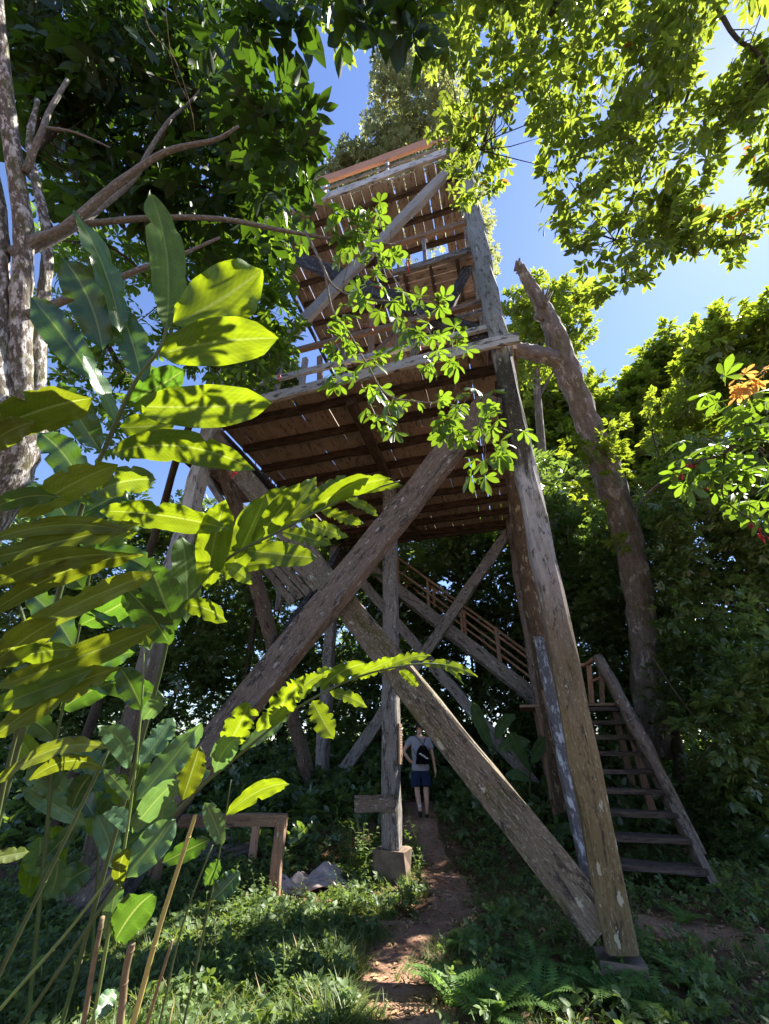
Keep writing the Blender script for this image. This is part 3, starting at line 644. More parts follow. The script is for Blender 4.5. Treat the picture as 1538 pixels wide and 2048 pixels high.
tag(co, 'crumpled pale cloth lying on red soil beside the path', 'cloth')

exec_marker = None
# ------------------------------------------------------------------ person walking away
def build_person():
    foot = gpix(848, 1636); foot = np.array([0.80, 10.85, float(gz(.8, 10.85))])
    pr = thing('person', 'man in grey shirt and navy shorts walking away, left hand on hip', 'person', foot)
    H = 1.74
    def W(x, y, z): return foot + np.array([x, y, z]) * 1.05
    def skin(name, mat, nodes, edges, root, parent, sub=2):
        me = bpy.data.meshes.new(name); keys = list(nodes); me.from_pydata([W(*nodes[k_][:3]).tolist() for k_ in keys], [(keys.index(a), keys.index(b)) for a, b in edges], [])
        o = link(name, me, mat, parent); o.modifiers.new('skin', 'SKIN'); me.skin_vertices.new() if not me.skin_vertices else None
        for k_, d in zip(keys, me.skin_vertices[0].data): r_ = nodes[k_][3]; r_ = tuple(1.05 * q for q in r_) if isinstance(r_, tuple) else (r_ * 1.05,) * 2; d.radius = r_; d.use_root = (k_ == root)
        sb_ = o.modifiers.new('smooth', 'SUBSURF'); sb_.levels = sub; sb_.render_levels = sub
        return o
    skinm = simple('skin', (0.50, 0.29, 0.20), 0.5, 0.4, 6, 0.06, 0.05)
    N = {'pel': (0, 0, .93, (.15, .11)), 'sp1': (0, -.01, 1.08, (.135, .10)), 'sp2': (0, 0, 1.26, (.15, .105)), 'sp3': (0, .01, 1.40, (.12, .09)), 'nk': (0, .03, 1.49, .055), 'nk2': (0.005, .045, 1.545, .052), 'hd1': (.01, .06, 1.60, (.070, .082)), 'hd2': (.01, .065, 1.67, (.078, .094)), 'hd3': (.01, .06, 1.735, (.055, .065)),
         'shL': (-.19, 0, 1.41, .055), 'elL': (-.36, -.06, 1.18, .042), 'wrL': (-.215, -.06, 1.00, .029), 'haL': (-.165, -.04, .975, (.022, .036)),
         'shR': (.19, 0, 1.41, .055), 'elR': (.265, 0, 1.13, .041), 'wrR': (.305, .02, .885, .028), 'haR': (.315, .03, .80, (.020, .036)),
         'hpL': (-.10, 0, .87, .09), 'knL': (-.085, .04, .50, .058), 'cfL': (-.07, -.03, .35, .056), 'anL': (-.045, -.14, .15, .036), 'toL': (-.04, -.02, .06, .034),
         'hpR': (.10, 0, .87, .09), 'knR': (.10, .02, .48, .058), 'cfR': (.10, -.01, .34, .057), 'anR': (.095, 0, .10, .036), 'toR': (.10, .14, .035, .034)}
    E = [('pel', 'sp1'), ('sp1', 'sp2'), ('sp2', 'sp3'), ('sp3', 'nk'), ('nk', 'nk2'), ('nk2', 'hd1'), ('hd1', 'hd2'), ('hd2', 'hd3')]
    for s in 'LR': E += [('sp3', 'sh' + s), ('sh' + s, 'el' + s), ('el' + s, 'wr' + s), ('wr' + s, 'ha' + s), ('pel', 'hp' + s), ('hp' + s, 'kn' + s), ('kn' + s, 'cf' + s), ('cf' + s, 'an' + s), ('an' + s, 'to' + s)]
    for s, hx, dirs in (('R', (.315, .03, .80), [(.004 * i, -.03 + .02 * i, -.001) for i in range(4)]), ('L', (-.165, -.04, .975), None)):
        for i in range(4):
            L_ = (.055, .068, .072, .06)[i]
            if s == 'R':
                b0 = (hx[0], hx[1] - .028 + .019 * i, hx[2] - .035); c_ = (b0[0] - .006, b0[1] + .002, b0[2] - L_ * .55); e_ = (b0[0] - .022, b0[1] + .002, b0[2] - L_)
            else:
                b0 = (hx[0] + .03, hx[1] + .02, hx[2] + .028 - .018 * i); c_ = (b0[0] + .02, b0[1] + .035, b0[2] - .004); e_ = (b0[0] + .022, b0[1] + L_, b0[2] - .01)
            for nm, q, r_ in (('a', b0, .0095), ('b', c_, .0088), ('c', e_, .0075)): N[f'f{s}{i}{nm}'] = (*q, r_)
            E += [('ha' + s, f'f{s}{i}a'), (f'f{s}{i}a', f'f{s}{i}b'), (f'f{s}{i}b', f'f{s}{i}c')]
        tb = (hx[0] - .012, hx[1] + .04, hx[2] + .01) if s == 'R' else (hx[0] + .0, hx[1] - .03, hx[2] + .03)
        te = (tb[0] - .012, tb[1] + .012, tb[2] - .035) if s == 'R' else (tb[0] + .035, tb[1] - .012, tb[2] + .008)
        N[f't{s}a'] = (*tb, .011); N[f't{s}b'] = (*te, .009); E += [('ha' + s, f't{s}a'), (f't{s}a', f't{s}b')]
    body = skin('body', skinm, N, E, 'pel', pr)
    mb = MB()   # ears, nose
    for sx in (-1, 1): tube(mb, [W(.01 + sx * .074, .05, 1.635), W(.01 + sx * .088, .045, 1.655), W(.01 + sx * .088, .045, 1.68), W(.01 + sx * .076, .05, 1.70)], [.008, .014, .015, .008], 7)
    tube(mb, [W(.01, .145, 1.69), W(.01, .165, 1.655), W(.01, .15, 1.64)], [.008, .014, .012], 7)
    mb.build('ear', skinm, pr, True)
    hair = skin('hair', simple('dark_hair', (0.02, 0.015, 0.012), .7, .3, 60, .3), {'a': (.01, .035, 1.645, (.074, .07)), 'b': (.01, .05, 1.69, (.085, .098)), 'c': (.01, .055, 1.74, (.070, .082)), 'd': (.01, .055, 1.765, (.04, .05))}, [('a', 'b'), ('b', 'c'), ('c', 'd')], 'b', pr)
    shirt = simple('grey_cotton', (0.27, 0.28, 0.31), .9, .1, 9, .1)
    sN = {'h': (0, 0, .79, (.215, .155)), 'h2': (0, 0, .90, (.205, .15)), 's1': (0, -.01, 1.08, (.178, .128)), 's2': (0, 0, 1.26, (.20, .132)), 's3': (0, .005, 1.40, (.165, .11)), 's4': (0, .02, 1.465, (.075, .065)),
          'aL': (-.195, 0, 1.40, .075), 'bL': (-.295, -.035, 1.275, .072), 'aR': (.195, 0, 1.40, .075), 'bR': (.25, 0, 1.20, .070)}
    skin('shirt', shirt, sN, [('h', 'h2'), ('h2', 's1'), ('s1', 's2'), ('s2', 's3'), ('s3', 's4'), ('s3', 'aL'), ('aL', 'bL'), ('s3', 'aR'), ('aR', 'bR')], 's2', pr)
    navy = simple('navy_cloth', (0.012, 0.022, 0.055), .85, .15, 12, .15)
    hN = {'w': (0, 0, .97, (.175, .13)), 'p': (0, 0, .86, (.195, .142)), 'L1': (-.10, .0, .80, .130), 'L2': (-.105, .02, .60, .125), 'L3': (-.105, .025, .535, .125), 'R1': (.10, 0, .80, .130), 'R2': (.11, .01, .60, .125), 'R3': (.11, .012, .535, .125)}
    skin('shorts', navy, hN, [('w', 'p'), ('p', 'L1'), ('L1', 'L2'), ('L2', 'L3'), ('p', 'R1'), ('R1', 'R2'), ('R2', 'R3')], 'p', pr)
    blk = simple('black_shoe', (0.025, 0.02, 0.02), .6, .3, 12, .2)
    skin('shoe', blk, {'a': (.095, -.02, .07, (.045, .05)), 'b': (.10, .05, .045, (.048, .042)), 'c': (.105, .15, .035, (.044, .032)), 'd': (.105, .20, .03, (.03, .025))}, [('a', 'b'), ('b', 'c'), ('c', 'd')], 'a', pr)
    skin('shoe', blk, {'a': (-.045, -.17, .15, (.045, .05)), 'b': (-.04, -.13, .085, (.048, .045)), 'c': (-.035, -.05, .045, (.044, .036)), 'd': (-.035, 0, .03, (.03, .025))}, [('a', 'b'), ('b', 'c'), ('c', 'd')], 'a', pr)
    skin('sock', simple('pale_sock', (.6, .6, .62), .9, .1), {'a': (-.049, -.13, .19, .040), 'b': (-.055, -.10, .25, .045)}, [('a', 'b')], 'a', pr)
    bp = thing('drawstring_backpack', "small black drawstring backpack worn on the walking man's back", 'backpack', W(.05, -.2, 1.15))
    bm = simple('black_nylon', (0.004, 0.004, 0.005), .9, .05, 14, .3)
    skin('bag_body', bm, {'a': (.045, -.20, 0.99, (.15, .07)), 'b': (.045, -.21, 1.08, (.155, .085)), 'c': (.05, -.2, 1.20, (.12, .075)), 'd': (.06, -.18, 1.31, (.08, .045))}, [('a', 'b'), ('b', 'c'), ('c', 'd')], 'b', bp)
    mb = MB()
    for pts in ([(.06, -.17, 1.30), (0, -.15, 1.38), (-.07, -.10, 1.455), (-.10, 0, 1.475)], [(.06, -.17, 1.30), (.10, -.15, 1.38), (.125, -.10, 1.445), (.13, 0, 1.455)]): tube(mb, [W(*p) for p in pts], .007, 6)
    tube(mb, [W(-.06, -.18, 1.06), W(-.13, -.13, 1.16), W(-.155, -.07, 1.3), W(-.15, 0, 1.40)], .005, 6)
    mb.build('cord', bm, bp)
    mb = MB(); c_ = W(.055, -.300, 1.10); ex = nrm(np.array([1, 0, -.32])); ey = nrm(np.array([.45, 0, 1.0]))
    ex = np.array([.105, 0, -.045]); ey = np.array([-.035, .006, .045])
    q = [c_ - ex + ey * .2 * 0 - ey * 0, c_ - ey, c_ + ex, c_ + ey]
    q = [c_ - ex, c_ - ey + ex * .25, c_ + ex, c_ + ey - ex * .25]
    V_ = q + [p + np.array([0, .012, 0]) for p in q]
    mb.add(V_, [(0, 1, 2, 3), (7, 6, 5, 4), (0, 4, 5, 1), (1, 5, 6, 2), (2, 6, 7, 3), (3, 7, 4, 0)], V_)
    em = mb.build('emblem', simple('white_print', (.75, .75, .75), .7, .2, 30, .05), bp)
    fc = bpy.data.curves.new('lettering', 'FONT'); fc.body = 'Obow'; fc.size = .062; fc.align_x = 'CENTER'; fc.align_y = 'CENTER'; fc.extrude = .001
    ft = bpy.data.objects.new('text', fc); COL.objects.link(ft); bpy.context.view_layer.update()
    lm = bpy.data.meshes.new_from_object(ft.evaluated_get(bpy.context.evaluated_depsgraph_get())); bpy.data.objects.remove(ft)
    fo = link('lettering', lm, None); lm.materials.clear(); lm.materials.append(bm)
    fo.matrix_world = Matrix.Translation(Vector(c_ + np.array([0, -.003, 0]))) @ Matrix.Rotation(R(90), 4, 'X') @ Matrix.Rotation(R(-22), 4, 'Z')
    bpy.context.view_layer.update(); mw = fo.matrix_world.copy(); fo.parent = em; fo.matrix_world = mw
build_person()

# ------------------------------------------------------------------ big-leaved ginger plants, close to the camera at the left
def big_leaf(name, b, t, width, mat, parent, sag=0.06, ragged=0.12, roll=0.0, seed=0, fold=0.18, rnd=None, wave=0.008):
    r = np.random.default_rng(seed + 100); n = 26; m = 6
    b = np.asarray(b, float); t = np.asarray(t, float); L = np.linalg.norm(t - b); d = (t - b) / L
    view = nrm((b + t) / 2 - CAM); nrml = nrm(-view - d * np.dot(-view, d)); nrml = nrm(nrml * math.cos(roll) + np.cross(d, nrml) * math.sin(roll))
    if nrml[2] < -0.2 and abs(roll) < 0.01: pass
    s = np.cross(d, nrml); side = r.uniform(-.06, .06) * L
    ph = r.uniform(0, 6, 4); V = []; LU = []
    edgeL = np.zeros(n); edgeR = np.zeros(n)
    for e in (edgeL, edgeR):
        for _ in range(int(max(0, ragged - .06) * 40)):
            c = r.integers(4, n - 1); e[c] += r.uniform(.1, .5) if r.random() < .35 else r.uniform(.03, .14)
    for i in range(n):
        v = i / (n - 1); ww = width / 2 * (max(0.0, math.sin(math.pi * min(1, v * 0.93 + 0.03))) ** 0.62); 
        if v > .85: ww *= max(0, 1 - (v - .85) / .15) ** .65 + .02
        if v < .08: ww *= .25 + .75 * v / .08
        P = b + d * L * v + s * side * 4 * v * (1 - v) + np.array([0, 0, 1.0]) * (sag * L * 4 * v * (1 - v)) - np.array([0, 0, 1]) * 0.03 * L * v
        for j in range(-m, m + 1):
            u = j / m; e = edgeL[i] if u < 0 else edgeR[i]
            uu = u * (1 - e * abs(u) ** 3)
            wv_ = wave * math.sin(v * 21 + ph[0] + (2 if u > 0 else 0)) * abs(u) ** 2 * (width / .12) + .5 * wave * math.sin(v * 43 + ph[1] + u) * abs(u) ** 2
            zz = fold * abs(uu) * ww - 0.25 * fold * (uu ** 2) * ww + wv_
            V.append(P + s * ww * uu + nrml * zz); LU.append((u, v * L / max(width, .03) / 4.5, seed % 17))
    w2 = 2 * m + 1
    Q = [(i * w2 + j, i * w2 + j + 1, (i + 1) * w2 + j + 1, (i + 1) * w2 + j) for i in range(n - 1) for j in range(w2 - 1)]
    me = bpy.data.meshes.new(name); me.from_pydata([tuple(p) for p in V], [], Q); me.polygons.foreach_set('use_smooth', [True] * len(Q))
    a = me.attributes.new('luv', 'FLOAT_VECTOR', 'POINT'); a.data.foreach_set('vector', np.array(LU, np.float32).ravel())
    a = me.attributes.new('rnd', 'FLOAT', 'POINT'); a.data.foreach_set('value', np.full(len(V), r.random() * .9 if rnd is None else rnd, np.float32))
    return link(name, me, mat, parent)
def to_ground(p, q):
    """run the line q -> p on down to the soil"""
    d = p - q; d = d / max(1e-6, -d[2] if d[2] < 0 else 1); P = np.array(p, float)
    for _ in range(400):
        if P[2] <= gz(P[0], P[1]) - .03: break
        P = P + d * .01 if d[2] < 0 else P - np.array([0, 0, .01])
    return P
def ginger(label, stem, radii, leaves, mat, a0, name='ginger_plant', stem_mat='stem_dark', group=None):
    pts = [at(x, y, a) for x, y, a in stem]; g0 = to_ground(pts[0], pts[1]); root = thing(name, label, 'plant', g0, group)
    sp = spline([g0] + pts, 6); k_ = len(sp); part('stem', M[stem_mat], lambda mb: tube(mb, sp, list(np.linspace(radii[0], radii[1], k_)), 9), root, True)
    for i, L_ in enumerate(leaves):
        (bx, by), (tx, ty), wpx = L_[0], L_[1], L_[2]; o = L_[3] if len(L_) > 3 else {}
        a = o.get('a', a0); da = o.get('da', rng.uniform(-.22, .22)); mt = M[o.get('m', mat)]
        big_leaf('leaf', at(bx, by, a), at(tx, ty, a + da), wpx * a / F, mt, root, o.get('sag', .05), o.get('rag', .15), o.get('roll', rng.uniform(-.35, .35)), int(bx * 7 + by + i), rnd=o.get('rnd'))
    return root
GR = 'ginger plants in the left foreground'
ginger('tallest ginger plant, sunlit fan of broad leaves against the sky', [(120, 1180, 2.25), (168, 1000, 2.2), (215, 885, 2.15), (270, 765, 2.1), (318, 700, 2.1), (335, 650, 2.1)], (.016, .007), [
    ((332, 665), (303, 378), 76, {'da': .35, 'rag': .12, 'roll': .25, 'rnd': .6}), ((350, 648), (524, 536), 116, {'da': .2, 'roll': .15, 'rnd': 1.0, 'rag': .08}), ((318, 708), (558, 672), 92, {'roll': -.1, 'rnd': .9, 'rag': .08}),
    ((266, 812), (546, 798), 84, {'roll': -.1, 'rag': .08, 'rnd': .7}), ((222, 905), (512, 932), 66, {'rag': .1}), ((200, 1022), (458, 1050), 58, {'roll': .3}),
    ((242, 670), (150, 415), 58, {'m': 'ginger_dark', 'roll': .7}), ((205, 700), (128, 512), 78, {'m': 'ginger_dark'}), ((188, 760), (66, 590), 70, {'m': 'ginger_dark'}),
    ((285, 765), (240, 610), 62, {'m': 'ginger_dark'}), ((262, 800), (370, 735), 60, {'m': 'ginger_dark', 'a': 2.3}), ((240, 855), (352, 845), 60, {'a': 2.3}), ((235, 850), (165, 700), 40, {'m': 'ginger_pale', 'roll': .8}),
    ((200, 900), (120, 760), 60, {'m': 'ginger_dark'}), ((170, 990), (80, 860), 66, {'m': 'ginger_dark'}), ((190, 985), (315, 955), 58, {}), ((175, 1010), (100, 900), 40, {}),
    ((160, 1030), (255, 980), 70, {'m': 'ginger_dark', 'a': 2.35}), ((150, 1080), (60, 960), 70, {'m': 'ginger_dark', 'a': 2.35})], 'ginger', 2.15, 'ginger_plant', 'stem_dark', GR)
ginger('arching ginger frond reaching right beneath the lower deck', [(300, 1420, 2.3), (345, 1260, 2.25), (440, 1130, 2.2), (560, 1062, 2.15), (690, 997, 2.15), (800, 962, 2.15)], (.013, .004), [
    ((372, 1245), (362, 1065), 62, {'rag': .1}), ((412, 1178), (452, 992), 62, {'rag': .05, 'rnd': .7}), ((452, 1160), (532, 985), 66, {'rnd': .3}), ((470, 1118), (572, 966), 50), ((505, 1092), (600, 962), 46),
    ((545, 1068), (632, 950), 44), ((582, 1040), (692, 946), 42), ((622, 1022), (742, 946), 38), ((662, 1004), (782, 952), 32), ((700, 990), (806, 968), 22),
    ((490, 1100), (636, 1112), 50, {'rag': .1}), ((560, 1062), (664, 1086), 32, {'rag': .45}), ((600, 1040), (697, 1070), 32, {'rag': .45}), ((640, 1018), (728, 1045), 28, {'rag': .45}), ((690, 997), (757, 1030), 22, {'rag': .4}), ((450, 1130), (505, 1165), 30), ((440, 1150), (560, 1125), 30, {'a': 2.25}),
    ((350, 1260), (300, 1120), 70, {'m': 'ginger_dark'}), ((340, 1290), (250, 1170), 60, {'m': 'ginger_dark'}), ((365, 1210), (455, 1240), 40, {})], 'ginger', 2.2, group=GR)
ginger('low arching ginger frond with torn sunlit leaf edges, crossing the timber posts', [(180, 1850, 2.1), (270, 1718, 2.1), (385, 1590, 2.05), (500, 1492, 2.0), (600, 1412, 2.0), (722, 1352, 2.0), (850, 1327, 2.0), (940, 1345, 2.0)], (.010, .003), [
    ((440, 1512), (500, 1398), 62, {'rag': .6, 'rnd': .9}), ((515, 1462), (607, 1345), 50, {'rag': .7, 'rnd': .9}), ((560, 1430), (650, 1342), 40, {'rag': .7}), ((592, 1400), (680, 1335), 36, {'rag': .6, 'rnd': .9}), ((640, 1378), (735, 1322), 34, {'rag': .6}), ((700, 1358), (790, 1312), 28, {'rag': .6, 'rnd': .9}), ((762, 1342), (862, 1308), 24, {'rag': .5}), ((840, 1328), (955, 1350), 20, {'rag': .3}),
    ((625, 1402), (668, 1476), 46, {'rag': .4}), ((660, 1385), (735, 1412), 26, {'rag': .5}), ((800, 1340), (836, 1372), 20, {'rag': .4}), ((862, 1330), (926, 1364), 14), ((430, 1545), (480, 1470), 46, {'m': 'ginger_pale'}), ((480, 1500), (585, 1410), 34, {'m': 'ginger_pale'}), ((365, 1600), (400, 1490), 52, {'m': 'ginger_old'}), ((700, 1362), (640, 1350), 20)], 'ginger', 2.03, group=GR)
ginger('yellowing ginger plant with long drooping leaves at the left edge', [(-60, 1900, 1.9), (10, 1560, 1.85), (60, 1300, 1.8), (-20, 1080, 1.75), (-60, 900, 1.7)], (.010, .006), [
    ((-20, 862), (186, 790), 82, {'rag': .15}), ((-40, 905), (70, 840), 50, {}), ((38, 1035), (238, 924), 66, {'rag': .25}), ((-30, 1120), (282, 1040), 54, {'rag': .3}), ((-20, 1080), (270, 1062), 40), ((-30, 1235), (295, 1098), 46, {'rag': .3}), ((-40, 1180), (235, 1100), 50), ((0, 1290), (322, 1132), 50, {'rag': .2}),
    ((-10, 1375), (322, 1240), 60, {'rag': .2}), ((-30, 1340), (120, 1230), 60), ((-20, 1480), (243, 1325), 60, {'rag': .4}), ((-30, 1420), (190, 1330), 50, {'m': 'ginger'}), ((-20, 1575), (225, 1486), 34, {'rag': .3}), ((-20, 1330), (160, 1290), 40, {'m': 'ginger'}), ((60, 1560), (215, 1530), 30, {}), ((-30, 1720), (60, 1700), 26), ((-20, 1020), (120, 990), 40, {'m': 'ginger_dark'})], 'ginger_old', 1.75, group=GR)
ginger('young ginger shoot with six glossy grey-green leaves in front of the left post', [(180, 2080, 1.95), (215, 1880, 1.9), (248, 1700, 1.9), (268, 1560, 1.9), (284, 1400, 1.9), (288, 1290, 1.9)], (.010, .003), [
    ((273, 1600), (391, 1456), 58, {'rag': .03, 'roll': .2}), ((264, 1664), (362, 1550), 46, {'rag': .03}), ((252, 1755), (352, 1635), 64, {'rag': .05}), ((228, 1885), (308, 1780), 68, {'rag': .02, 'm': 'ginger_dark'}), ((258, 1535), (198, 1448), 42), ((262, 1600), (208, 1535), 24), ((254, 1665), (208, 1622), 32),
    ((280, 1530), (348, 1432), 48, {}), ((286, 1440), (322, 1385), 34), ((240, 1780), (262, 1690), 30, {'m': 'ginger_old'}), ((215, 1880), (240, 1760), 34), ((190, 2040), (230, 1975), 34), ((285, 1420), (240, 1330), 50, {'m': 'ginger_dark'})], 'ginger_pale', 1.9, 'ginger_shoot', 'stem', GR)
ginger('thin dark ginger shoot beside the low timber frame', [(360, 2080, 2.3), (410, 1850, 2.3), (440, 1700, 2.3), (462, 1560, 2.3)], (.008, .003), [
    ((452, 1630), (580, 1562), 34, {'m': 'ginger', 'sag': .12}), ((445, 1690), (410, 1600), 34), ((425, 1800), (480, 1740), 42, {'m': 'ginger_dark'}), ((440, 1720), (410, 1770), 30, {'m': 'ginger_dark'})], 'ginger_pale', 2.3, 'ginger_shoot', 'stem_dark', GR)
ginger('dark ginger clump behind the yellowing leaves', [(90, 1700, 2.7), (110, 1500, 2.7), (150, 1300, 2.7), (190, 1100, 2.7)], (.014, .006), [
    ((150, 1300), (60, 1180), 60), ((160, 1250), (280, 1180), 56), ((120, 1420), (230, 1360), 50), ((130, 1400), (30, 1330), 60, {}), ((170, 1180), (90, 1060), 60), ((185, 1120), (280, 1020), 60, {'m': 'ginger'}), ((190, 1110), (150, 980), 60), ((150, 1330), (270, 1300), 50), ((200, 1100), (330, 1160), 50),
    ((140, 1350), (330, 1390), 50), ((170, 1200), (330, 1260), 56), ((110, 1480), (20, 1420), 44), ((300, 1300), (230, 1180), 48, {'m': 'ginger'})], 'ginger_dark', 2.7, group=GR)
lowl = []
rl = random.Random(5)
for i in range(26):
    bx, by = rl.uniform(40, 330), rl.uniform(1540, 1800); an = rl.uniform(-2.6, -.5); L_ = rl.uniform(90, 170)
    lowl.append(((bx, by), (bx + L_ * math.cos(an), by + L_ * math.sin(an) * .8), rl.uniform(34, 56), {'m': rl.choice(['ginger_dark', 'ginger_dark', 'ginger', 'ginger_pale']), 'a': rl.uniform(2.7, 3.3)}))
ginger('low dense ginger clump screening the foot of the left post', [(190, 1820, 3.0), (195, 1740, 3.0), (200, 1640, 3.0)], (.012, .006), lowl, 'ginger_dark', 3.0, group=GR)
# canes and dead stalks
def cane(label, pts, r0, r1, mat, hollow=False, name='cane'):
    P = [at(*p) for p in pts]; g0 = to_ground(P[0], P[-1]); sp = spline([g0] + P, 5); k_ = len(sp); mb = MB()
    rr = list(np.linspace(r0, r1, k_)); tube(mb, sp, rr, 10, 0.0, not hollow)
    if hollow:
        d = nrm(sp[-1] - sp[-2]); tube(mb, [sp[-1], sp[-1] + d * .001, sp[-1] - d * .03], [r1, r1 * .55, r1 * .5], 10)
    for i in range(4, k_ - 1, 5): d = nrm(sp[i + 1] - sp[i]); tube(mb, [sp[i] - d * .004, sp[i] + d * .004], [rr[i] * 1.13] * 2, 10)
    tag(mb.build(name, M[mat], None, True), label, 'cane' if name == 'cane' else 'stalk', 'canes and stalks in the left foreground')
cane('green cane leaning right across the dark left edge', [(0, 1945, 2.0), (110, 1720, 2.05), (222, 1490, 2.1)], .011, .008, 'stem_dark')
cane('thin yellow-green cane leaning behind the young shoot', [(-10, 2030, 2.0), (130, 1870, 2.05), (250, 1715, 2.1)], .009, .007, 'stem')
cane('thick yellow cane cut off at a hollow top', [(262, 2060, 1.75), (320, 1850, 1.8), (391, 1630, 1.85)], .014, .009, 'cane', True)
cane('dark thin stem rising left of the low timber frame', [(315, 2060, 2.2), (365, 1850, 2.2), (425, 1690, 2.25)], .006, .005, 'stem_dark')
cane('dry pinkish stalk broken off below the young shoot', [(238, 2060, 1.7), (250, 1950, 1.7), (264, 1888, 1.7)], .016, .013, 'dead', True, 'dead_stalk')
cane('dark brown dry stalk left of the pinkish one', [(165, 2060, 1.7), (185, 1940, 1.7), (205, 1835, 1.7)], .012, .009, 'dead', False, 'dead_stalk')
cane('short dry stalk leaning right near the bottom edge', [(290, 2060, 1.8), (320, 1960, 1.8), (345, 1880, 1.8)], .009, .006, 'dead', False, 'dead_stalk')

# ------------------------------------------------------------------ trees
def limb(mb, pts, r0, r1, rough=0.05, n=9):
    sp = spline([at(*p) if isinstance(p, tuple) else p for p in pts], 6); tube(mb, sp, list(np.linspace(r0, r1, len(sp))), n, rough)
    return sp
def twigs(mb, hubs, C, r=0.012, every=1, sagz=0.0):
    H = np.array(hubs)
    for c in C[::every]:
        h = H[np.argmin(np.linalg.norm(H - c, axis=1))]; mid = (h + c) / 2 + rng.normal(0, .06, 3) * np.linalg.norm(c - h) + np.array([0, 0, sagz])
        tube(mb, [h, mid, c], [r * 1.3, r, r * .35], 5)
# left tree: mottled trunk at the frame edge, long limbs, dense dark crown
lt = thing('left_tree', 'mottled leaning tree at the left edge with dense dark overhanging crown', 'tree', to_ground(at(-330, 1500, 3.4), at(-320, 1400, 3.4)))
mb = MB(); base = to_ground(at(-330, 1500, 3.4), at(-320, 1400, 3.4))
hub = limb(mb, [base * 1.0, at(-150, 1200, 3.3), at(-50, 1010, 3.3), at(10, 900, 3.3), at(45, 800, 3.3)], .36, .17, .07, 14)
h1 = limb(mb, [(45, 820, 3.3), (40, 640, 3.3), (48, 480, 3.3), (25, 300, 3.3), (5, 120, 3.3), (-10, -40, 3.3)], .085, .04, .06, 12)
h2 = limb(mb, [(30, 860, 3.3), (70, 800, 3.35), (80, 640, 3.5), (95, 480, 3.6), (60, 300, 3.8), (75, 200, 4)], .075, .02, .06, 10)
h2b = limb(mb, [(0, 900, 3.2), (-15, 700, 3.2), (-10, 450, 3.3), (-60, 200, 3.3)], .12, .07, .06, 12)
mb.build('trunk', M['tree_bark'], lt, True)
mb = MB()
h3 = limb(mb, [(25, 510, 3.3), (70, 482, 3.3), (130, 455, 3.3), (230, 372, 3.3), (330, 305, 3.3), (430, 280, 3.3), (478, 252, 3.3)], .050, .010)
h4 = limb(mb, [(60, 500, 3.35), (140, 460, 3.5), (260, 365, 3.8), (300, 300, 4.0), (340, 240, 4.2), (400, 180, 4.6), (440, 80, 5)], .035, .010)
h5 = limb(mb, [(50, 632, 3.3), (130, 600, 3.3), (230, 560, 3.3), (300, 530, 3.3), (360, 510, 3.35), (440, 475, 3.4)], .036, .010)
h6 = limb(mb, [(50, 345, 3.3), (85, 260, 3.3), (100, 220, 3.4), (135, 160, 3.5)], .026, .016)
h7 = limb(mb, [(92, 255, 3.3), (150, 265, 3.3), (220, 295, 3.4)], .012, .006)
h8 = limb(mb, [(150, 450, 3.6), (300, 436, 3.6), (440, 438, 3.55), (560, 460, 3.5), (680, 480, 3.5), (790, 490, 3.5)], .028, .010)
h9 = limb(mb, [(610, 462, 3.5), (640, 520, 3.4), (670, 575, 3.4), (740, 600, 3.4), (830, 600, 3.4), (905, 590, 3.4)], .012, .005)
h10 = limb(mb, [(650, 545, 3.4), (665, 620, 3.35), (700, 670, 3.3), (735, 730, 3.3), (775, 790, 3.3), (850, 805, 3.3), (900, 808, 3.3), (960, 850, 3.3)], .010, .004)
h11 = limb(mb, [(730, 480, 3.5), (790, 560, 3.4), (850, 650, 3.4), (880, 700, 3.4)], .007, .003)
mb.build('limb', M['smooth_bark'], lt, True)
mb = MB()
limb(mb, [(285, 0, 4.2), (300, 60, 4.2), (350, 120, 4.2), (385, 230, 4.2), (390, 300, 4.2)], .006, .004, 0, 5)
limb(mb, [(330, 0, 4.4), (345, 130, 4.4), (375, 200, 4.4)], .005, .004, 0, 5)
mb.build('hanging_vine', M['dead'], lt, True)
polyL = [(-80, -80), (600, -80), (480, 60), (470, 130), (540, 185), (600, 235), (610, 300), (600, 370), (570, 430), (520, 430), (440, 425), (330, 440), (240, 410), (120, 400), (70, 330), (50, 200), (30, 90), (-80, 60)]
mb = MB(); inner = []
for q in ([(60, 300, 4.2), (150, 240, 5.0), (300, 200, 5.6), (450, 200, 5.8), (560, 260, 5.6)], [(60, 300, 4.4), (120, 120, 5.4), (260, 60, 6.0), (420, 40, 6.4)], [(150, 240, 5.0), (220, 330, 5.6), (380, 370, 5.8), (520, 380, 5.6)], [(60, 200, 5.0), (40, 60, 6), (160, -40, 6.6)], [(300, 200, 5.6), (400, 110, 6), (520, 60, 6.2)]): inner += limb(mb, q, .045, .012, n=6)
mb.build('limb', M['dark_bark'], lt, True)
C = clumps(polyL, 4.4, 7.4, 290); H = inner + h3 + h4
mb = MB(); twigs(mb, H, C, .007, 2); mb.build('twig', M['dark_bark'], lt)
P_, Rm, S_, b_ = leafpts(C, 0.26, 4.6, .9, (.75, 1.25), .21, -.9); inst('leaves', T_left, P_, Rm, S_, M['lf_left'], lt, bias=b_)
C2 = clumps([(450, 180), (560, 180), (610, 240), (615, 400), (590, 450), (560, 420), (500, 300)], 3.6, 4.4, 26)
P_, Rm, S_, b_ = leafpts(C2, 0.16, 3, .9, (.8, 1.2), .16, .1); inst('leaves', T_left, P_, Rm, S_, M['lf_left'], lt, bias=b_)
C3 = np.array([at(x, y, 3.9) for x, y in ((560, 20), (600, 60), (575, 75), (530, 30), (500, 70), (465, 20), (440, 70), (620, -10))])
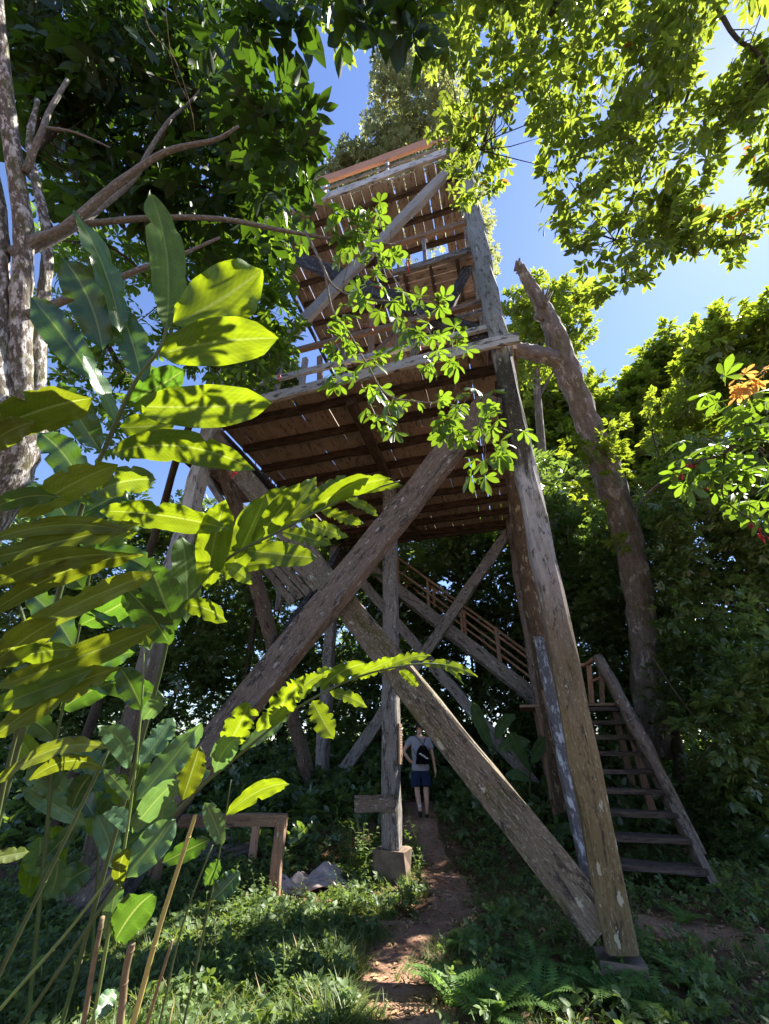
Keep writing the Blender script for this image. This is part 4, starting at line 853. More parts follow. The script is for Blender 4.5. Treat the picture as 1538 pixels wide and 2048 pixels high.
P_, Rm, S_, b_ = leafpts(C3, 0.10, 2, .9, (.8, 1.2), .26, -.8); inst('leaves', T_left, P_, Rm, S_, M['lf_left'], lt)
# lighter foliage behind the limbs, left of the tower
lb = thing('palmate_tree', 'light green palmate-leaved tree growing left of the upper deck', 'tree', (-5.5, 8.6, float(gz(-5.5, 8.6))))
mb = MB(); hh = limb(mb, [np.array([-5.5, 8.6, -.3]), at(300, 1100, 8.8), at(360, 900, 8.4), at(430, 740, 7.6), at(500, 560, 7.2), at(560, 450, 7.0)], .09, .03, .05)
hh2 = limb(mb, [at(360, 900, 8.4), at(250, 750, 8), at(150, 560, 8), at(90, 420, 8)], .07, .02)
hh3 = limb(mb, [at(430, 740, 7.6), at(330, 600, 7.2), at(230, 500, 7.0), at(110, 480, 7)], .04, .01)
mb.build('trunk', M['dark_bark'], lb, True)
polyB = [(430, 470), (570, 450), (575, 560), (560, 680), (540, 730), (470, 770), (360, 720), (320, 560), (350, 480)]
polyB2 = [(90, 430), (330, 460), (310, 640), (300, 900), (130, 900), (90, 650)]
for poly, n_, a0, a1 in ((polyB, 130, 5.6, 7.2), (polyB2, 110, 7.0, 9.0)):
    C = clumps(poly, a0, a1, n_); mb = MB(); twigs(mb, hh + hh2 + hh3, C, .009, 3); mb.build('twig', M['smooth_bark'], lb)
    P_, Rm, S_, b_ = leafpts(C, .24, 5, .8, (.8, 1.2), .20, .0); inst('leaves', T_pal, P_, Rm, S_, M['lf_palm'], lb, bias=b_)
# palmate branch hanging in front of the tower (it springs from the left tree's limb)
pts = [(740, 425), (705, 445), (765, 445), (720, 480), (745, 500), (770, 520), (735, 545), (700, 510), (760, 560), (715, 590), (690, 625), (670, 640), (715, 640), (650, 700), (700, 700), (670, 745), (700, 775), (735, 745), (760, 770), (790, 800), (745, 810), (800, 840), (770, 850), (735, 790),
       (830, 640), (860, 615), (850, 670), (880, 650), (890, 690), (815, 680), (850, 710), (900, 700), (800, 610), (780, 590), (920, 790), (950, 775), (975, 800), (960, 840), (930, 850), (1000, 835), (1015, 870), (985, 880), (900, 810), (890, 850), (850, 820), (955, 905), (975, 925), (820, 800), (780, 460), (690, 460)]
C = np.array([at(x + rng.normal(0, 8), y + rng.normal(0, 8), 3.3 + rng.normal(0, .15)) for x, y in pts])
mb = MB(); twigs(mb, h8 + h9 + h10 + h11, C, .003); mb.build('twig', M['smooth_bark'], lt)
P_, Rm, S_, b_ = leafpts(C, .10, 1.9, .8, (.7, 1.2), .145, -.35); inst('leaves', T_pal, P_, Rm, S_, M['lf_palm'], lt, bias=b_)
mb = MB()
for x, y in ((815, 522), (760, 575), (745, 655), (480, 826), (470, 945), (560, 750), (840, 690)):
    q = at(x, y, 3.4)
    for _ in range(7): e = q + rng.normal(0, .02, 3) + np.array([0, 0, -.03]); tube(mb, [q, e], [.003, .004], 4)
fl_ = mb.build('flower', M['red'], lt)
# right overhanging branch: oblong leaves lit from behind
rt = thing('overhanging_tree', 'tall tree at the upper right whose leafy branches hang against the sun', 'tree', (6.2, -1.6, -.25))
mb = MB()
tk = limb(mb, [np.array([6.2, -1.6, -.6]), np.array([5.8, -1.2, 3.0]), np.array([4.6, -.6, 5.8]), at(1350, -250, 5.28)], 0.192, 0.096, .05, 12)
r1 = limb(mb, [np.array([4.6, -.6, 5.8]), at(1380, -100, 4.92), at(1360, 50, 4.68), at(1310, 230, 4.56), at(1270, 380, 4.44), at(1230, 480, 4.44)], 0.054, 0.007)
r2 = limb(mb, [at(1360, 50, 4.68), at(1385, 150, 4.56), at(1330, 330, 4.50), at(1350, 430, 4.50)], 0.021, 0.006)
r3 = limb(mb, [at(1350, -250, 5.28), at(1200, -100, 5.04), at(1080, 60, 4.92), at(1000, 200, 4.80), at(960, 300, 4.68)], 0.042, 0.007)
r4 = limb(mb, [at(1200, -100, 5.04), at(950, -80, 4.92), at(780, -20, 4.80), at(680, 40, 4.80)], 0.030, 0.006)
r5 = limb(mb, [at(1380, -100, 4.92), at(1460, 60, 4.56), at(1530, 130, 4.32), at(1560, 330, 4.20)], 0.030, 0.007)
r6 = limb(mb, [at(1270, 380, 4.44), at(1330, 440, 4.44), at(1420, 470, 4.44), at(1480, 470, 4.44)], 0.008, 0.003)
mb.build('limb', M['dark_bark'], rt, True)
RH = r1 + r2 + r3 + r4 + r5 + r6
polyR = [(870, -80), (1540, -80), (1540, 40), (1500, 80), (1440, 40), (1400, 90), (1390, 180), (1360, 260), (1440, 300), (1400, 400), (1370, 480), (1300, 560), (1240, 580), (1180, 580), (1130, 480), (1110, 430), (1090, 350), (1060, 280), (1000, 290), (980, 240), (940, 230), (930, 150), (880, 140)]
C = clumps(polyR, 3.8, 4.8, 205)
Ca = clumps([(890, 200), (1010, 240), (1010, 300), (985, 370), (945, 400), (900, 340), (885, 280)], 5.2, 5.7, 22)
Cb = clumps([(600, -60), (900, -60), (890, 60), (800, 40), (760, 40), (690, 80), (640, 110), (600, 60)], 4.6, 5.1, 44)
Cc = clumps([(1500, 70), (1600, 40), (1600, 400), (1535, 400), (1525, 230), (1450, 180)], 4.1, 4.7, 40)
Cd = clumps([(1330, 400), (1420, 440), (1500, 450), (1500, 490), (1420, 500), (1380, 500), (1300, 500)], 4.3, 4.7, 24)
Ce = clumps([(1380, 240), (1540, 150), (1540, 200), (1480, 260), (1420, 330), (1380, 320)], 4.3, 4.7, 20)
Cx = clumps([(900, -200), (1700, -200), (1700, -40), (900, -40)], 4.5, 6.5, 34)
for C_, every in ((C, 3), (np.concatenate([Ca, Cb, Cc, Cd, Ce]), 1)):
    mb = MB(); twigs(mb, RH, C_, .005, every); mb.build('twig', M['dark_bark'], rt)
C = np.concatenate([C, Ca, Cb, Cc, Cd, Ce]); P_, Rm, S_, b_ = leafpts(C, 0.19, 4.4, .85, (.75, 1.2), .122, -.15); inst('leaves', T_top, P_, Rm, S_, M['lf_top'], rt, bias=b_)
P_, Rm, S_, b_ = leafpts(Cx, 0.4, 6, .85, (.75, 1.2), .26, -.15); inst('leaves', T_mid, P_, Rm, S_, M['lf_top'], rt, bias=b_)
# near dark hanging leaves at the top centre
nl = thing('leaf_spray', 'dark pointed leaves hanging close to the camera at the top centre', 'foliage', at(800, -60, 3.4))
mb = MB(); nh = limb(mb, [(1000, -160, 3.4), (880, -80, 3.4), (780, -30, 3.4), (700, 0, 3.4)], .012, .004); mb.build('twig', M['dark_bark'], nl, True)
C = np.array([at(x, y, 3.4) for x, y in ((738, 40), (765, 30), (720, 15), (815, 20), (835, 60), (860, 0), (690, 0), (800, -20))])
P_, Rm, S_, b_ = leafpts(C, 0.05, 2, .8, (.8, 1.2), .26, -1.2); inst('leaves', T_left, P_, Rm, S_, M['lf_left'], nl, bias=b_)
# right edge branch with palmate leaves and red flowers
pb = thing('palmate_tree', 'yellow-green palmate branch with red flowers at the right edge', 'tree', (4.6, 2.6, -.25))
mb = MB()
p0 = limb(mb, [np.array([4.6, 2.6, -.4]), np.array([4.3, 2.9, 1.6]), at(1700, 900, 3.6), at(1640, 820, 3.3)], .07, .04)
p1_ = limb(mb, [at(1700, 900, 3.6), at(1538, 855, 3.3), at(1450, 905, 3.2), at(1370, 935, 3.2), at(1310, 975, 3.2), at(1278, 1010, 3.2), at(1268, 1050, 3.2)], .018, .004)
p2 = limb(mb, [at(1450, 900, 3.2), at(1445, 960, 3.2), at(1450, 1000, 3.2), at(1500, 1040, 3.2), at(1530, 1070, 3.2)], .008, .004)
p3 = limb(mb, [at(1640, 820, 3.3), at(1560, 740, 3.2), at(1480, 740, 3.2)], .01, .004)
p4 = limb(mb, [at(1538, 855, 3.3), at(1470, 850, 3.2), at(1420, 880, 3.2)], .007, .003)
mb.build('limb', M['dark_bark'], pb, True)
pts = [(1460, 745), (1440, 780), (1470, 800), (1500, 830), (1530, 800), (1530, 850), (1400, 880), (1430, 890), (1470, 880), (1500, 900), (1530, 900), (1420, 930), (1450, 930), (1480, 950), (1510, 960), (1540, 950), (1395, 910), (1440, 970), (1475, 985), (1500, 1000), (1420, 960), (1530, 990), (1380, 950), (1560, 1010), (1560, 880)]
C = np.array([at(x, y, 3.2 + rng.normal(0, .12)) for x, y in pts])
mb = MB(); twigs(mb, p1_ + p2 + p3 + p4, C, .003); mb.build('twig', M['stem'].copy() if False else M['smooth_bark'], pb)
P_, Rm, S_, b_ = leafpts(C, .08, 2.6, .7, (.85, 1.2), .155, -.1); inst('leaves', T_pal, P_, Rm, S_, M['lf_palm'], pb, bias=b_)
C = np.array([at(1530, 745, 3.2), at(1505, 765, 3.2), at(1480, 762, 3.2)])
P_, Rm, S_, b_ = leafpts(C, .06, 4, .7, (.7, 1), .12, 0); inst('leaves', T_pal, P_, Rm, S_, M['young'], pb)
mb = MB()
for x, y, n_ in ((1352, 945, 12), (1375, 930, 8), (1392, 925, 5), (1412, 975, 3), (1505, 1050, 8), (1525, 1070, 8)):
    for _ in range(n_): q = at(x + rng.normal(0, 7), y + rng.normal(0, 3), 3.2); e = q + rng.normal(0, .006, 3) + np.array([0, 0, -.045]); tube(mb, [q, (q + e) / 2 + rng.normal(0, .003, 3), e], [.003, .006, .004], 5)
mb.build('flower', M['red'], pb)
# broken leaning trunk right of the tower
dt = thing('broken_tree', 'leaning dead trunk with snapped top and one side stub', 'tree', to_ground(at(1310, 1500, 10.5), at(1300, 1400, 10.5)))
mb = MB(); tw_ = [(1310, 1500, .42), (1300, 1400, .38), (1285, 1250, .34), (1258, 1086, .32), (1222, 969, .33), (1170, 832, .28), (1132, 734, .29), (1105, 656, .23), (1076, 598, .17), (1054, 560, .135), (1040, 533, .11)]
tr = spline([at(x, y, 10.5) for x, y, r_ in tw_], 7); k_ = len(tr); rr = np.interp(np.linspace(0, 1, k_), np.linspace(0, 1, len(tw_)), [q[2] for q in tw_])
tube(mb, tr, list(rr * rng.uniform(.94, 1.07, k_)), 20, .07)
for dx, dy, rr in ((-5, -9, .09), (1, -14, .07), (6, -5, .08), (-2, -5, .1)): tube(mb, [at(1038 + dx * .4, 540, 10.5), at(1038 + dx, 530 + dy, 10.5 + dx * .01)], [rr, .022], 6, .25)
for dx, dy in ((-4, -24), (8, -30), (16, -18)): tube(mb, [at(1086, 615, 10.3), at(1090 + dx, 600 + dy, 10.3)], [.06, .018], 5, .25)
limb(mb, [(1135, 735, 10.5), (1095, 712, 10.4), (1055, 703, 10.2), (1012, 692, 9.9), (985, 686, 9.7)], .22, .14, .12, 12)
limb(mb, [(1075, 640, 10.5), (1085, 617, 10.4), (1088, 604, 10.3)], .15, .10, .18, 8)
limb(mb, [(1040, 545, 10.5), (1036, 530, 10.4), (1034, 524, 10.4)], .08, .02, .2, 6)
mb.build('trunk', M['dead_bark'], dt, True)
C = np.array([at(x, y, 10.1) + rng.normal(0, .2, 3) for x, y in ((1210, 920), (1180, 925), (1150, 930), (1230, 910), (1190, 880), (1180, 860), (1250, 900), (1180, 990), (1150, 900), (1215, 880), (1260, 1120), (1165, 985), (1240, 870), (1275, 935))])
P_, Rm, S_, b_ = leafpts(C, .30, 12, .7, (.8, 1.2), .13, .2); inst('epiphyte_leaves', T_mid, P_, Rm, S_, M['lf_right'], dt, bias=b_)

def crown_tree(name, label, polys, mat, tpl, lsize, clump_r, per, base, trunk_pts=None, tr_r=(.2, .06), bark_m='dark_bark', group=None, cat='tree', lift=.15, flat=.75):
    b = np.array(base, float); b[2] = float(gz(b[0], b[1])); root = thing(name, label, cat, b, group)
    Cs = [clumps(p, a0, a1, n_) for p, a0, a1, n_ in polys]; C = np.concatenate(Cs)
    hi = C[np.argsort(-C[:, 2])[:len(C) // 4]]; sh = hi[rng.choice(len(hi), max(3, len(hi) // 3), replace=False)] + rng.normal(0, .3, (max(3, len(hi) // 3), 3)) * clump_r
    Cs_ = np.concatenate([sh + np.array([0, 0, clump_r * q]) + rng.normal(0, .12, sh.shape) * clump_r for q in (.9, 1.2, 1.5, 1.8, 2.05)])
    mb = MB(); top = C.mean(0); tp = [b - [0, 0, .2]] + (trunk_pts or [(b * .6 + top * .4) * [1, 1, 1] + [0.3, .2, 0]]) + [top]
    sp = spline(tp, 5); tube(mb, sp, list(np.linspace(tr_r[0], tr_r[1], len(sp))), 9, .05)
    for c in C[rng.choice(len(C), min(16, len(C)), replace=False)]:
        h = sp[rng.integers(len(sp) // 2, len(sp))]; tube(mb, spline([h, (h + c) / 2 + [0, 0, .3], c], 4), list(np.linspace(tr_r[1] * .7, .012, 9)), 6)
    if name == 'thicket_tree':
        lo = C[rng.choice(len(C), 14)]
        for c in lo:
            q = c + np.array([rng.normal(0, .8), -1.0 + rng.normal(0, .3), rng.normal(0, .9)]); tube(mb, spline([c, (c + q) / 2 + rng.normal(0, .2, 3), q], 4), list(np.linspace(.02, .006, 9)), 5)
    mb.build('trunk', M[bark_m], root, True)
    P_, Rm, S_, b_ = leafpts(C, clump_r, per, flat, (.6, 1.35), lsize, lift)
    q_ = leafpts(Cs_, clump_r * .16, 2.2, 1, (.7, 1.1), lsize, .8); P_ = np.concatenate([P_, q_[0]]); Rm = np.concatenate([Rm, q_[1]]); S_ = np.concatenate([S_, q_[2]]); b_ = np.concatenate([b_, q_[3]]); inst('crown', tpl, P_, Rm, S_, M[mat], root, bias=b_)
    return root
G = 'background forest trees'
crown_tree('tall_tree', 'tall thin-leaved olive tree rising behind the upper deck', [
    ([(760, 110), (800, 100), (860, 130), (900, 150), (935, 200), (930, 330), (700, 345), (700, 320), (745, 280), (740, 230), (755, 200)], 24, 27, 120),
    ([(650, 340), (710, 290), (740, 330), (740, 380), (650, 380)], 24, 27, 30), ([(920, 330), (945, 380), (975, 470), (985, 560), (960, 560), (930, 430)], 24, 27, 26), ([(700, 330), (900, 330), (900, 900), (760, 900)], 25, 28, 60)],
    'lf_far', T_far, .27, .75, 22, (1.0, 24, 0), [np.array([1.1, 24, 8.0]), np.array([1.3, 23, 16])], (.45, .12), 'dead_bark', G, lift=-.5, flat=1.3)
crown_tree('round_tree', 'bright green tree standing behind the broken trunk', [
    ([(1000, 585), (1060, 600), (1080, 650), (1090, 570), (1170, 575), (1180, 680), (1150, 740), (1090, 760), (1010, 770), (1000, 660)], 16, 19, 62)],
    'lf_right', T_mid, .23, .50, 15, (6.5, 17, 0), [at(1075, 800, 17)], (.2, .08), 'dead_bark', G)
for nm, lab, poly, a0, a1, n_, bs in (
    ('leafy_tree', 'sunlit leafy tree on the far right skyline', [(1400, 690), (1420, 640), (1500, 640), (1538, 600), (1640, 590), (1640, 1000), (1360, 980), (1300, 820), (1340, 760)], 13, 16, 230, (11.5, 11.5)),
    ('leafy_tree', 'rounded leafy tree between the broken trunk and the right skyline', [(1250, 790), (1300, 700), (1370, 670), (1420, 680), (1440, 800), (1400, 1020), (1230, 1020), (1235, 900)], 24, 27, 200, (15.0, 23.5)),
    ('leafy_tree', 'bright yellow-green tree directly right of the broken trunk', [(1140, 850), (1165, 795), (1220, 790), (1290, 800), (1330, 900), (1330, 1060), (1200, 1060), (1150, 940)], 24, 27, 150, (12.5, 24.5)),
    ('leafy_tree', 'green tree seen between the tall corner post and broken trunk', [(1010, 760), (1100, 750), (1160, 800), (1210, 1000), (1240, 1200), (1090, 1300), (1060, 1100), (1040, 950)], 22, 26, 280, (9.0, 24.0))):
    crown_tree(nm, lab, [(poly, a0, a1, n_)], 'lf_right', T_mid, .0135 * (a0 + 3), .036 * a0, 24, (*bs, 0), None, (.22, .06), 'dark_bark', G)
for lab, poly, a0, a1, n_, bs in (
    ('dark shaded thicket tree at the right edge behind the flowering branch', [(1330, 940), (1640, 940), (1640, 1450), (1330, 1450)], 8.5, 12, 330, (8.8, 7.6)),
    ('dark shaded thicket tree behind the entry stair', [(1190, 1020), (1380, 1000), (1400, 1480), (1210, 1500), (1170, 1250)], 11.6, 14.5, 300, (6.4, 10.8)),
    ('low shrubby tree at the right edge beside the entry stair', [(1400, 1350), (1640, 1300), (1640, 1720), (1440, 1700)], 6.5, 9, 150, (7.2, 7.0))):
    crown_tree('thicket_tree', lab, [(poly, a0, a1, n_)], 'lf_back', T_mid, .12, .50, 40, (*bs, 0), None, (.16, .05), 'dark_bark', G)
BK = [('dark forest tree behind the left post, nearest the left edge', [(-120, 1060), (180, 1040), (200, 1650), (-120, 1650)], 13, 19, 300, (-12, 16)),
      ('dark forest tree seen between the yellowing leaves and left post', [(130, 1050), (420, 1030), (430, 1620), (150, 1620)], 13, 19, 300, (-7.5, 17)),
      ('dark forest tree behind the crossed left braces', [(400, 1060), (640, 1080), (640, 1600), (400, 1600)], 14, 20, 260, (-3.8, 18)),
      ('dark forest tree behind the centre post', [(620, 1080), (860, 1040), (860, 1590), (620, 1590)], 14, 20, 270, (-.6, 19)),
      ('glossy forest tree behind the long stair flight', [(840, 1045), (1060, 1040), (1110, 1560), (840, 1560)], 14, 19, 300, (3.0, 18.5)),
      ('dark tree filling the gap right of the rough brace', [(1040, 900), (1240, 1050), (1260, 1560), (1060, 1560)], 14, 18, 200, (6.2, 16.8))]
for lab, poly, a0, a1, n_, bs in BK:
    crown_tree('forest_tree', lab, [(poly, a0, a1, n_)], 'lf_back', T_far, .25, .65, 22, (*bs, 0), None, (.28, .08), 'dark_bark', G)
# small-leaved tree left of the middle deck, seen over its rail
crown_tree('small_tree', 'small dark tree visible left of the lower deck railing', [([(500, 740), (580, 720), (590, 790), (500, 800)], 15, 17, 30)], 'lf_back', T_mid, .2, .4, 18, (-5.0, 15.5, 0), None, (.14, .05), 'dark_bark', G)

# ------------------------------------------------------------------ undergrowth
T_gr = []
for sd in range(5):
    r = random.Random(sd); prt = []
    for i in range(9):
        lf = leaf_tpl(5, 0.035, 0.2, r.uniform(.15, .9), 'strap'); v = lf[0] * r.uniform(.6, 1.1)
        Mx = rotm('Z', r.uniform(0, 6.28)) @ rotm('X', R(r.uniform(35, 80))); prt.append((v @ Mx.T + np.array([r.uniform(-.15, .15), r.uniform(-.15, .15), 0]), lf[1], None))
    T_gr.append(combine(prt))
T_cov = [sprig(7, leaf_tpl(4, 0.26, 0.25, 0.2), 1.0, 70, s, 0.9, s % 2 == 0) for s in range(5)]
def scatter(n, x0, x1, y0, y1, clear=0.0, dens=None):
    x = rng.uniform(x0, x1, n); y = rng.uniform(y0, y1, n); ok = pdist(x, y) > clear - .05 + rng.normal(0, .11, n) + .09 * np.sin(7 * y + 3 * x); ok &= np.hypot(x - c0[0], (y - c0[1] + .25) * .8) > .62
    if dens is not None: ok &= rng.random(n) < dens(x, y)
    x, y = x[ok], y[ok]; return np.stack([x, y, gz(x, y)], 1)
def upright(n, tilt=.2):
    Zd = np.array([0, 0, 1.0]) + rng.normal(0, tilt, (n, 3)); Zd /= np.linalg.norm(Zd, axis=1, keepdims=True)
    a = rng.uniform(0, 6.28, n); X = np.stack([np.cos(a), np.sin(a), 0 * a], 1); Yd = np.cross(Zd, X); Yd /= np.linalg.norm(Yd, axis=1, keepdims=True); X = np.cross(Yd, Zd)
    return np.stack([X, Yd, Zd], 2)
blotch = lambda x, y: np.clip(.55 + .5 * np.sin(1.7 * x + 1.1) * np.cos(1.3 * y + .4) + .25 * np.sin(4.1 * x - 2.2 * y), .05, 1)
P_ = np.concatenate([scatter(22000, -5.5, 6.5, 3.6, 11.5, .02, blotch), scatter(15000, -3.2, .1, 3.8, 7.2, .0)])
inst('grass', T_gr, P_, upright(len(P_), .15), rng.uniform(.07, .17, len(P_)) * (1 + .5 * (P_[:, 0] < -.2) * (P_[:, 1] < 6)), M['lf_grass']); tag(bpy.data.objects['grass'], 'tufts of grass growing over the soil around the tower', 'grass', kind='stuff')
P_ = np.concatenate([scatter(26000, -6, 8, 3.4, 13.5, .04, lambda x, y: .95 - blotch(x, y)), scatter(10000, -5, -.2, 3.4, 9.0, .05)])
Yd = rng.normal(0, 1, (len(P_), 3)); Yd[:, 2] = np.abs(Yd[:, 2]) * .6 + .2; P_[:, 2] += rng.uniform(0, .16, len(P_))
inst('ground_cover', T_cov, P_, frames(Yd, .3), rng.uniform(.028, .085, len(P_)), M['lf_weed']); tag(bpy.data.objects['ground_cover'], 'low broad-leaved weeds covering the soil', 'weeds', kind='stuff')
P_ = scatter(26000, -14, 14, 9.5, 24, .15, lambda x, y: np.clip((np.abs(x - .8) + y - 10.5) / 4, 0, 1))
Yd = rng.normal(0, 1, (len(P_), 3)); Yd[:, 2] = np.abs(Yd[:, 2]) * .5 + .3; P_[:, 2] += rng.uniform(0, 1.0, len(P_)) * np.clip((P_[:, 1] - 9.5) / 4, .2, 1)
inst('undergrowth', T_cov, P_, frames(Yd, .4), rng.uniform(.10, .24, len(P_)), M['lf_back']); tag(bpy.data.objects['undergrowth'], 'dense dark undergrowth on the rising ground behind the tower', 'undergrowth', kind='stuff')
# dead leaves on the path
x = rng.uniform(-2.6, 6, 6500); y = rng.uniform(4, 10.5, 6500); P_ = np.stack([x, y, gz(x, y) + .022], 1)
inst('leaf_litter', [leaf_tpl(4, .25, .5, .1)], P_, frames(np.stack([rng.normal(0, 1, 6500), rng.normal(0, 1, 6500), rng.normal(0, .25, 6500)], 1), .2), rng.uniform(.025, .085, 6500), simple('dry_leaf', (.34, .21, .11), .8, .2, 4, .5)); tag(bpy.data.objects['leaf_litter'], 'dry brown fallen leaves strewn on soil and path', 'fallen leaves', kind='stuff')
mbs = MB()
for _ in range(150):
    x_, y_ = rng.uniform(-1.5, 2.2), rng.uniform(4.3, 10.5); z_ = float(gz(x_, y_)) + .022; a_ = rng.uniform(0, 3.14); L_ = rng.uniform(.05, .22)
    tube(mbs, [np.array([x_, y_, z_]), np.array([x_ + math.cos(a_) * L_ / 2 + rng.normal(0, .01), y_ + math.sin(a_) * L_ / 2, z_ + .008]), np.array([x_ + math.cos(a_) * L_, y_ + math.sin(a_) * L_, z_])], [.004, .004, .002], 5)
tag(mbs.build('fallen_twigs', M['dead']), 'thin broken twigs strewn over path and soil', 'twigs', kind='stuff')
# ferns
def fern_mesh(seed):
    r = random.Random(seed); prt = []; pin = leaf_tpl(3, .14, .1, .1, 'lance')
    for f_ in range(8):
        az = 2 * math.pi * f_ / 8 + r.uniform(-.3, .3); L_ = r.uniform(.75, 1.1); el = R(r.uniform(40, 70)); n_ = 17; p = np.zeros(3)
        for i in range(n_):
            t = i / (n_ - 1); e = el - t * R(75); d = np.array([math.cos(e) * math.cos(az), math.cos(e) * math.sin(az), math.sin(e)]); p2 = p + d * L_ / n_
            s = np.array([-math.sin(az), math.cos(az), 0]); nn = np.cross(d, s) * -1
            st = np.array([p - s * .006, p, p + s * .006, p2 - s * .006, p2, p2 + s * .006]); prt.append((st, np.array([(0, 1, 4, 3), (1, 2, 5, 4)]), None))
            pl = .26 * math.sin(math.pi * (t * .86 + .14)) ** .8
            for sg in (-1, 1):
                Yv = nrm(s * sg + d * .45 + np.array([0, 0, -.15])); Zv = nrm(np.cross(np.cross(Yv, nn), Yv)); Xv = np.cross(Yv, Zv)
                prt.append(((pin[0] * pl * np.array([.9, 1, 1])) @ np.stack([Xv, Yv, Zv]) + p, pin[1], None))
            p = p2
    return combine(prt)
FERN = [fern_mesh(s) for s in range(3)]
fl_lab = [(905, 2010, .30, 'bright fern left of the others at the bottom edge, beside the path'), (1090, 2020, .26, 'fern near the bottom edge, lower left of the corner footing'), (1215, 2010, .30, 'sunlit fern at the bottom edge directly below the corner footing'), (1060, 1945, .24, 'pale fern with long fronds in the shade left of the corner footing'),
          (1160, 1945, .18, 'small yellow-green fern just left of the corner footing'), (1290, 2035, .28, 'fern at the bottom edge right of the sunlit one'), (935, 1905, .22, 'dark green fern bordering the path, above the bright one'), (1400, 1990, .26, 'dusky fern on the slope at the lower right'),
          (1000, 1850, .2, 'small fern in the grass in front of the long brace'), (1370, 1850, .2, 'small fern beside the red soil right of the tall post'), (985, 2040, .26, 'fern between the bright one and the footing at the bottom edge'), (1330, 1925, .22, 'dark fern at the right side of the corner footing')]
protos = []
for i, (x, y, s, lab) in enumerate(fl_lab):
    p = gpix(x, y)
    if i < 3:
        o = inst('fern', [FERN[i]], np.zeros((1, 3)), np.eye(3)[None], np.array([1.0]), M['lf_fern']); protos.append(o)
    else: o = protos[i % 3].copy(); COL.objects.link(o)
    o.location = p; o.scale = (s * 1.7,) * 3; o.rotation_euler = (0, 0, i * 1.3); tag(o, lab, 'fern', 'ferns in the lower right foreground')
# upright weeds round the centre footing and along the timber frame
def weed_mesh(seed):
    r = random.Random(seed); prt = []; lf = leaf_tpl(4, .24, .25, .2)
    for s_ in range(5):
        az = r.uniform(0, 6.28); lean = r.uniform(.05, .45); hgt = r.uniform(.6, 1.0); n_ = 14; b = np.array([r.uniform(-.12, .12), r.uniform(-.12, .12), 0])
        for i in range(n_):
            t = (i + 1) / n_; p = b + np.array([math.cos(az) * lean * t * t, math.sin(az) * lean * t * t, hgt * t]); q = b + np.array([math.cos(az) * lean * (t - 1 / n_) ** 2, math.sin(az) * lean * (t - 1 / n_) ** 2, hgt * (t - 1 / n_)])
            for ww in ((.007, 0, 0), (0, .007, 0)):
                w3 = np.array(ww); st = np.array([q - w3, q, q + w3, p - w3, p, p + w3]); prt.append((st, np.array([(0, 1, 4, 3), (1, 2, 5, 4)]), None))
            a = i * 2.4 + r.random(); sz = (.26 - .17 * t) * r.uniform(.8, 1.2)
            Mx = rotm('Z', a) @ rotm('X', R(r.uniform(-10, 40))); prt.append(((lf[0] * sz) @ Mx.T + p, lf[1], None))
    return combine(prt)
WEED = [weed_mesh(s) for s in range(4)]; wp = []
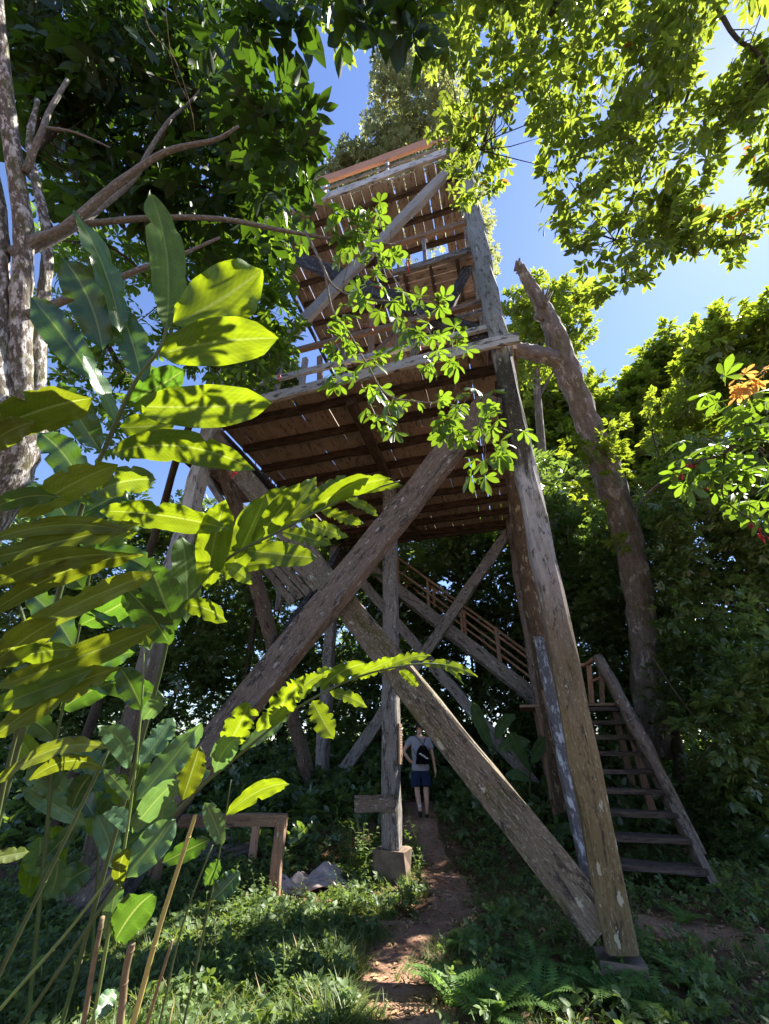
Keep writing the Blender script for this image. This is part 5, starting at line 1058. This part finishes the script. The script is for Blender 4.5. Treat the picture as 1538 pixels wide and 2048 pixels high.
wl = [(700, 1770, .62, 'leafy weed clump at the left foot of the centre footing'), (725, 1745, .70, 'tall leafy weed just left of the centre post'), (828, 1735, .72, 'tall leafy weed hugging the right side of the centre post'), (690, 1730, .55, 'weed behind the left end of the nailed board'), (838, 1780, .42, 'short weed at the right foot of the centre footing'),
      (455, 1830, .5, 'weed growing under the low timber frame rail'), (520, 1835, .42, 'weed at the near foot of the timber frame post'), (600, 1860, .38, 'low weed in the grass right of the timber frame'), (470, 1900, .4, 'broad weed in the sunny grass below the timber frame'), (545, 1940, .4, 'weed in the sunny grass near the lower centre left'),
      (1260, 1850, .35, 'pale-leaved weed at the base of the tall corner post'), (1280, 1960, .38, 'glossy weed standing right in front of the corner footing'), (1475, 1830, .4, 'sunlit weed at the right edge below the stair'), (1500, 1900, .35, 'low weed at the right edge beside red soil'), (970, 1740, .35, 'weed in the shade behind the long brace'), (400, 1960, .45, 'leafy weed between the canes and the sunny grass'), (350, 1850, .42, 'leafy weed in front of the thick yellow cane'), (215, 1800, .7, 'tall weed hiding the foot of the left post'), (150, 1830, .75, 'tall dark weed left of the left post foot'), (275, 1790, .65, 'tall weed right of the left post foot'), (90, 1850, .6, 'weed near the left edge behind the leaning canes'), (320, 1770, .6, 'tall weed between left post and low timber frame'), (500, 1890, 0.34, 'weed in the sunny grass straight below the timber frame post'), (430, 2010, 0.34, 'weed at the bottom edge right of the yellow cane'), (610, 1960, 0.3, 'small weed at the left border of the path, low down'), (560, 2020, 0.32, 'weed at the bottom edge left of the path'), (640, 1850, 0.3, 'small weed between the cloth and the path'), (680, 1830, 0.34, 'weed directly in front of the centre footing'), (820, 1830, 0.3, 'weed at the left border of the sunlit path bend'), (500, 1980, 0.3, 'low weed between the two sunny bottom weeds'), (1130, 1890, 0.3, 'small weed under the lower end of the long brace'), (1230, 1930, 0.34, 'leafy weed covering the corner footing'), (1195, 1925, 0.3, 'short weed left of the corner footing')]
for i, (x, y, s, lab) in enumerate(wl):
    p = gpix(x, y)
    if i < 4: o = inst('weed', [WEED[i]], np.zeros((1, 3)), np.eye(3)[None], np.array([1.0]), M['lf_weed']); wp.append(o)
    else: o = wp[i % 4].copy(); COL.objects.link(o)
    o.location = p; o.scale = (s * 1.2,) * 3; o.rotation_euler = (0, 0, i * 2.1); tag(o, lab, 'weed', 'weeds around the posts')
# broad-leaved plants in the dark behind
for lab, x, y, a, lv_ in (('broad-leaved plant in the dark between the walking man and the rough brace', 985, 1560, 9.6, [((985, 1500), (945, 1400), 26), ((990, 1480), (1030, 1425), 22), ((985, 1520), (905, 1535), 20), ((995, 1500), (1060, 1480), 26), ((990, 1540), (925, 1560), 18)]),
                          ('broad-leaved plant in the dark right of the rough brace', 1060, 1600, 9.0, [((1060, 1540), (1020, 1460), 24), ((1065, 1530), (1100, 1470), 24), ((1060, 1560), (1010, 1550), 20)])):
    rt_ = thing('broadleaf_plant', lab, 'plant', to_ground(at(x, y, a), at(x, y - 60, a)))
    part('stem', M['stem_dark'], lambda mb: tube(mb, [to_ground(at(x, y, a), at(x, y - 60, a)), at(x, y - 60, a)], [.03, .02], 7), rt_)
    for j, (b, t, w_) in enumerate(lv_): big_leaf('leaf', at(*b, a), at(*t, a - .2), w_ * a / F, M['ginger_pale'], rt_, .12, .05, .3, j + 50)

for o in bpy.data.objects:
    if o.parent is not None and o.name.split('.')[0] in ('twig', 'flower'): o['kind'] = 'stuff'
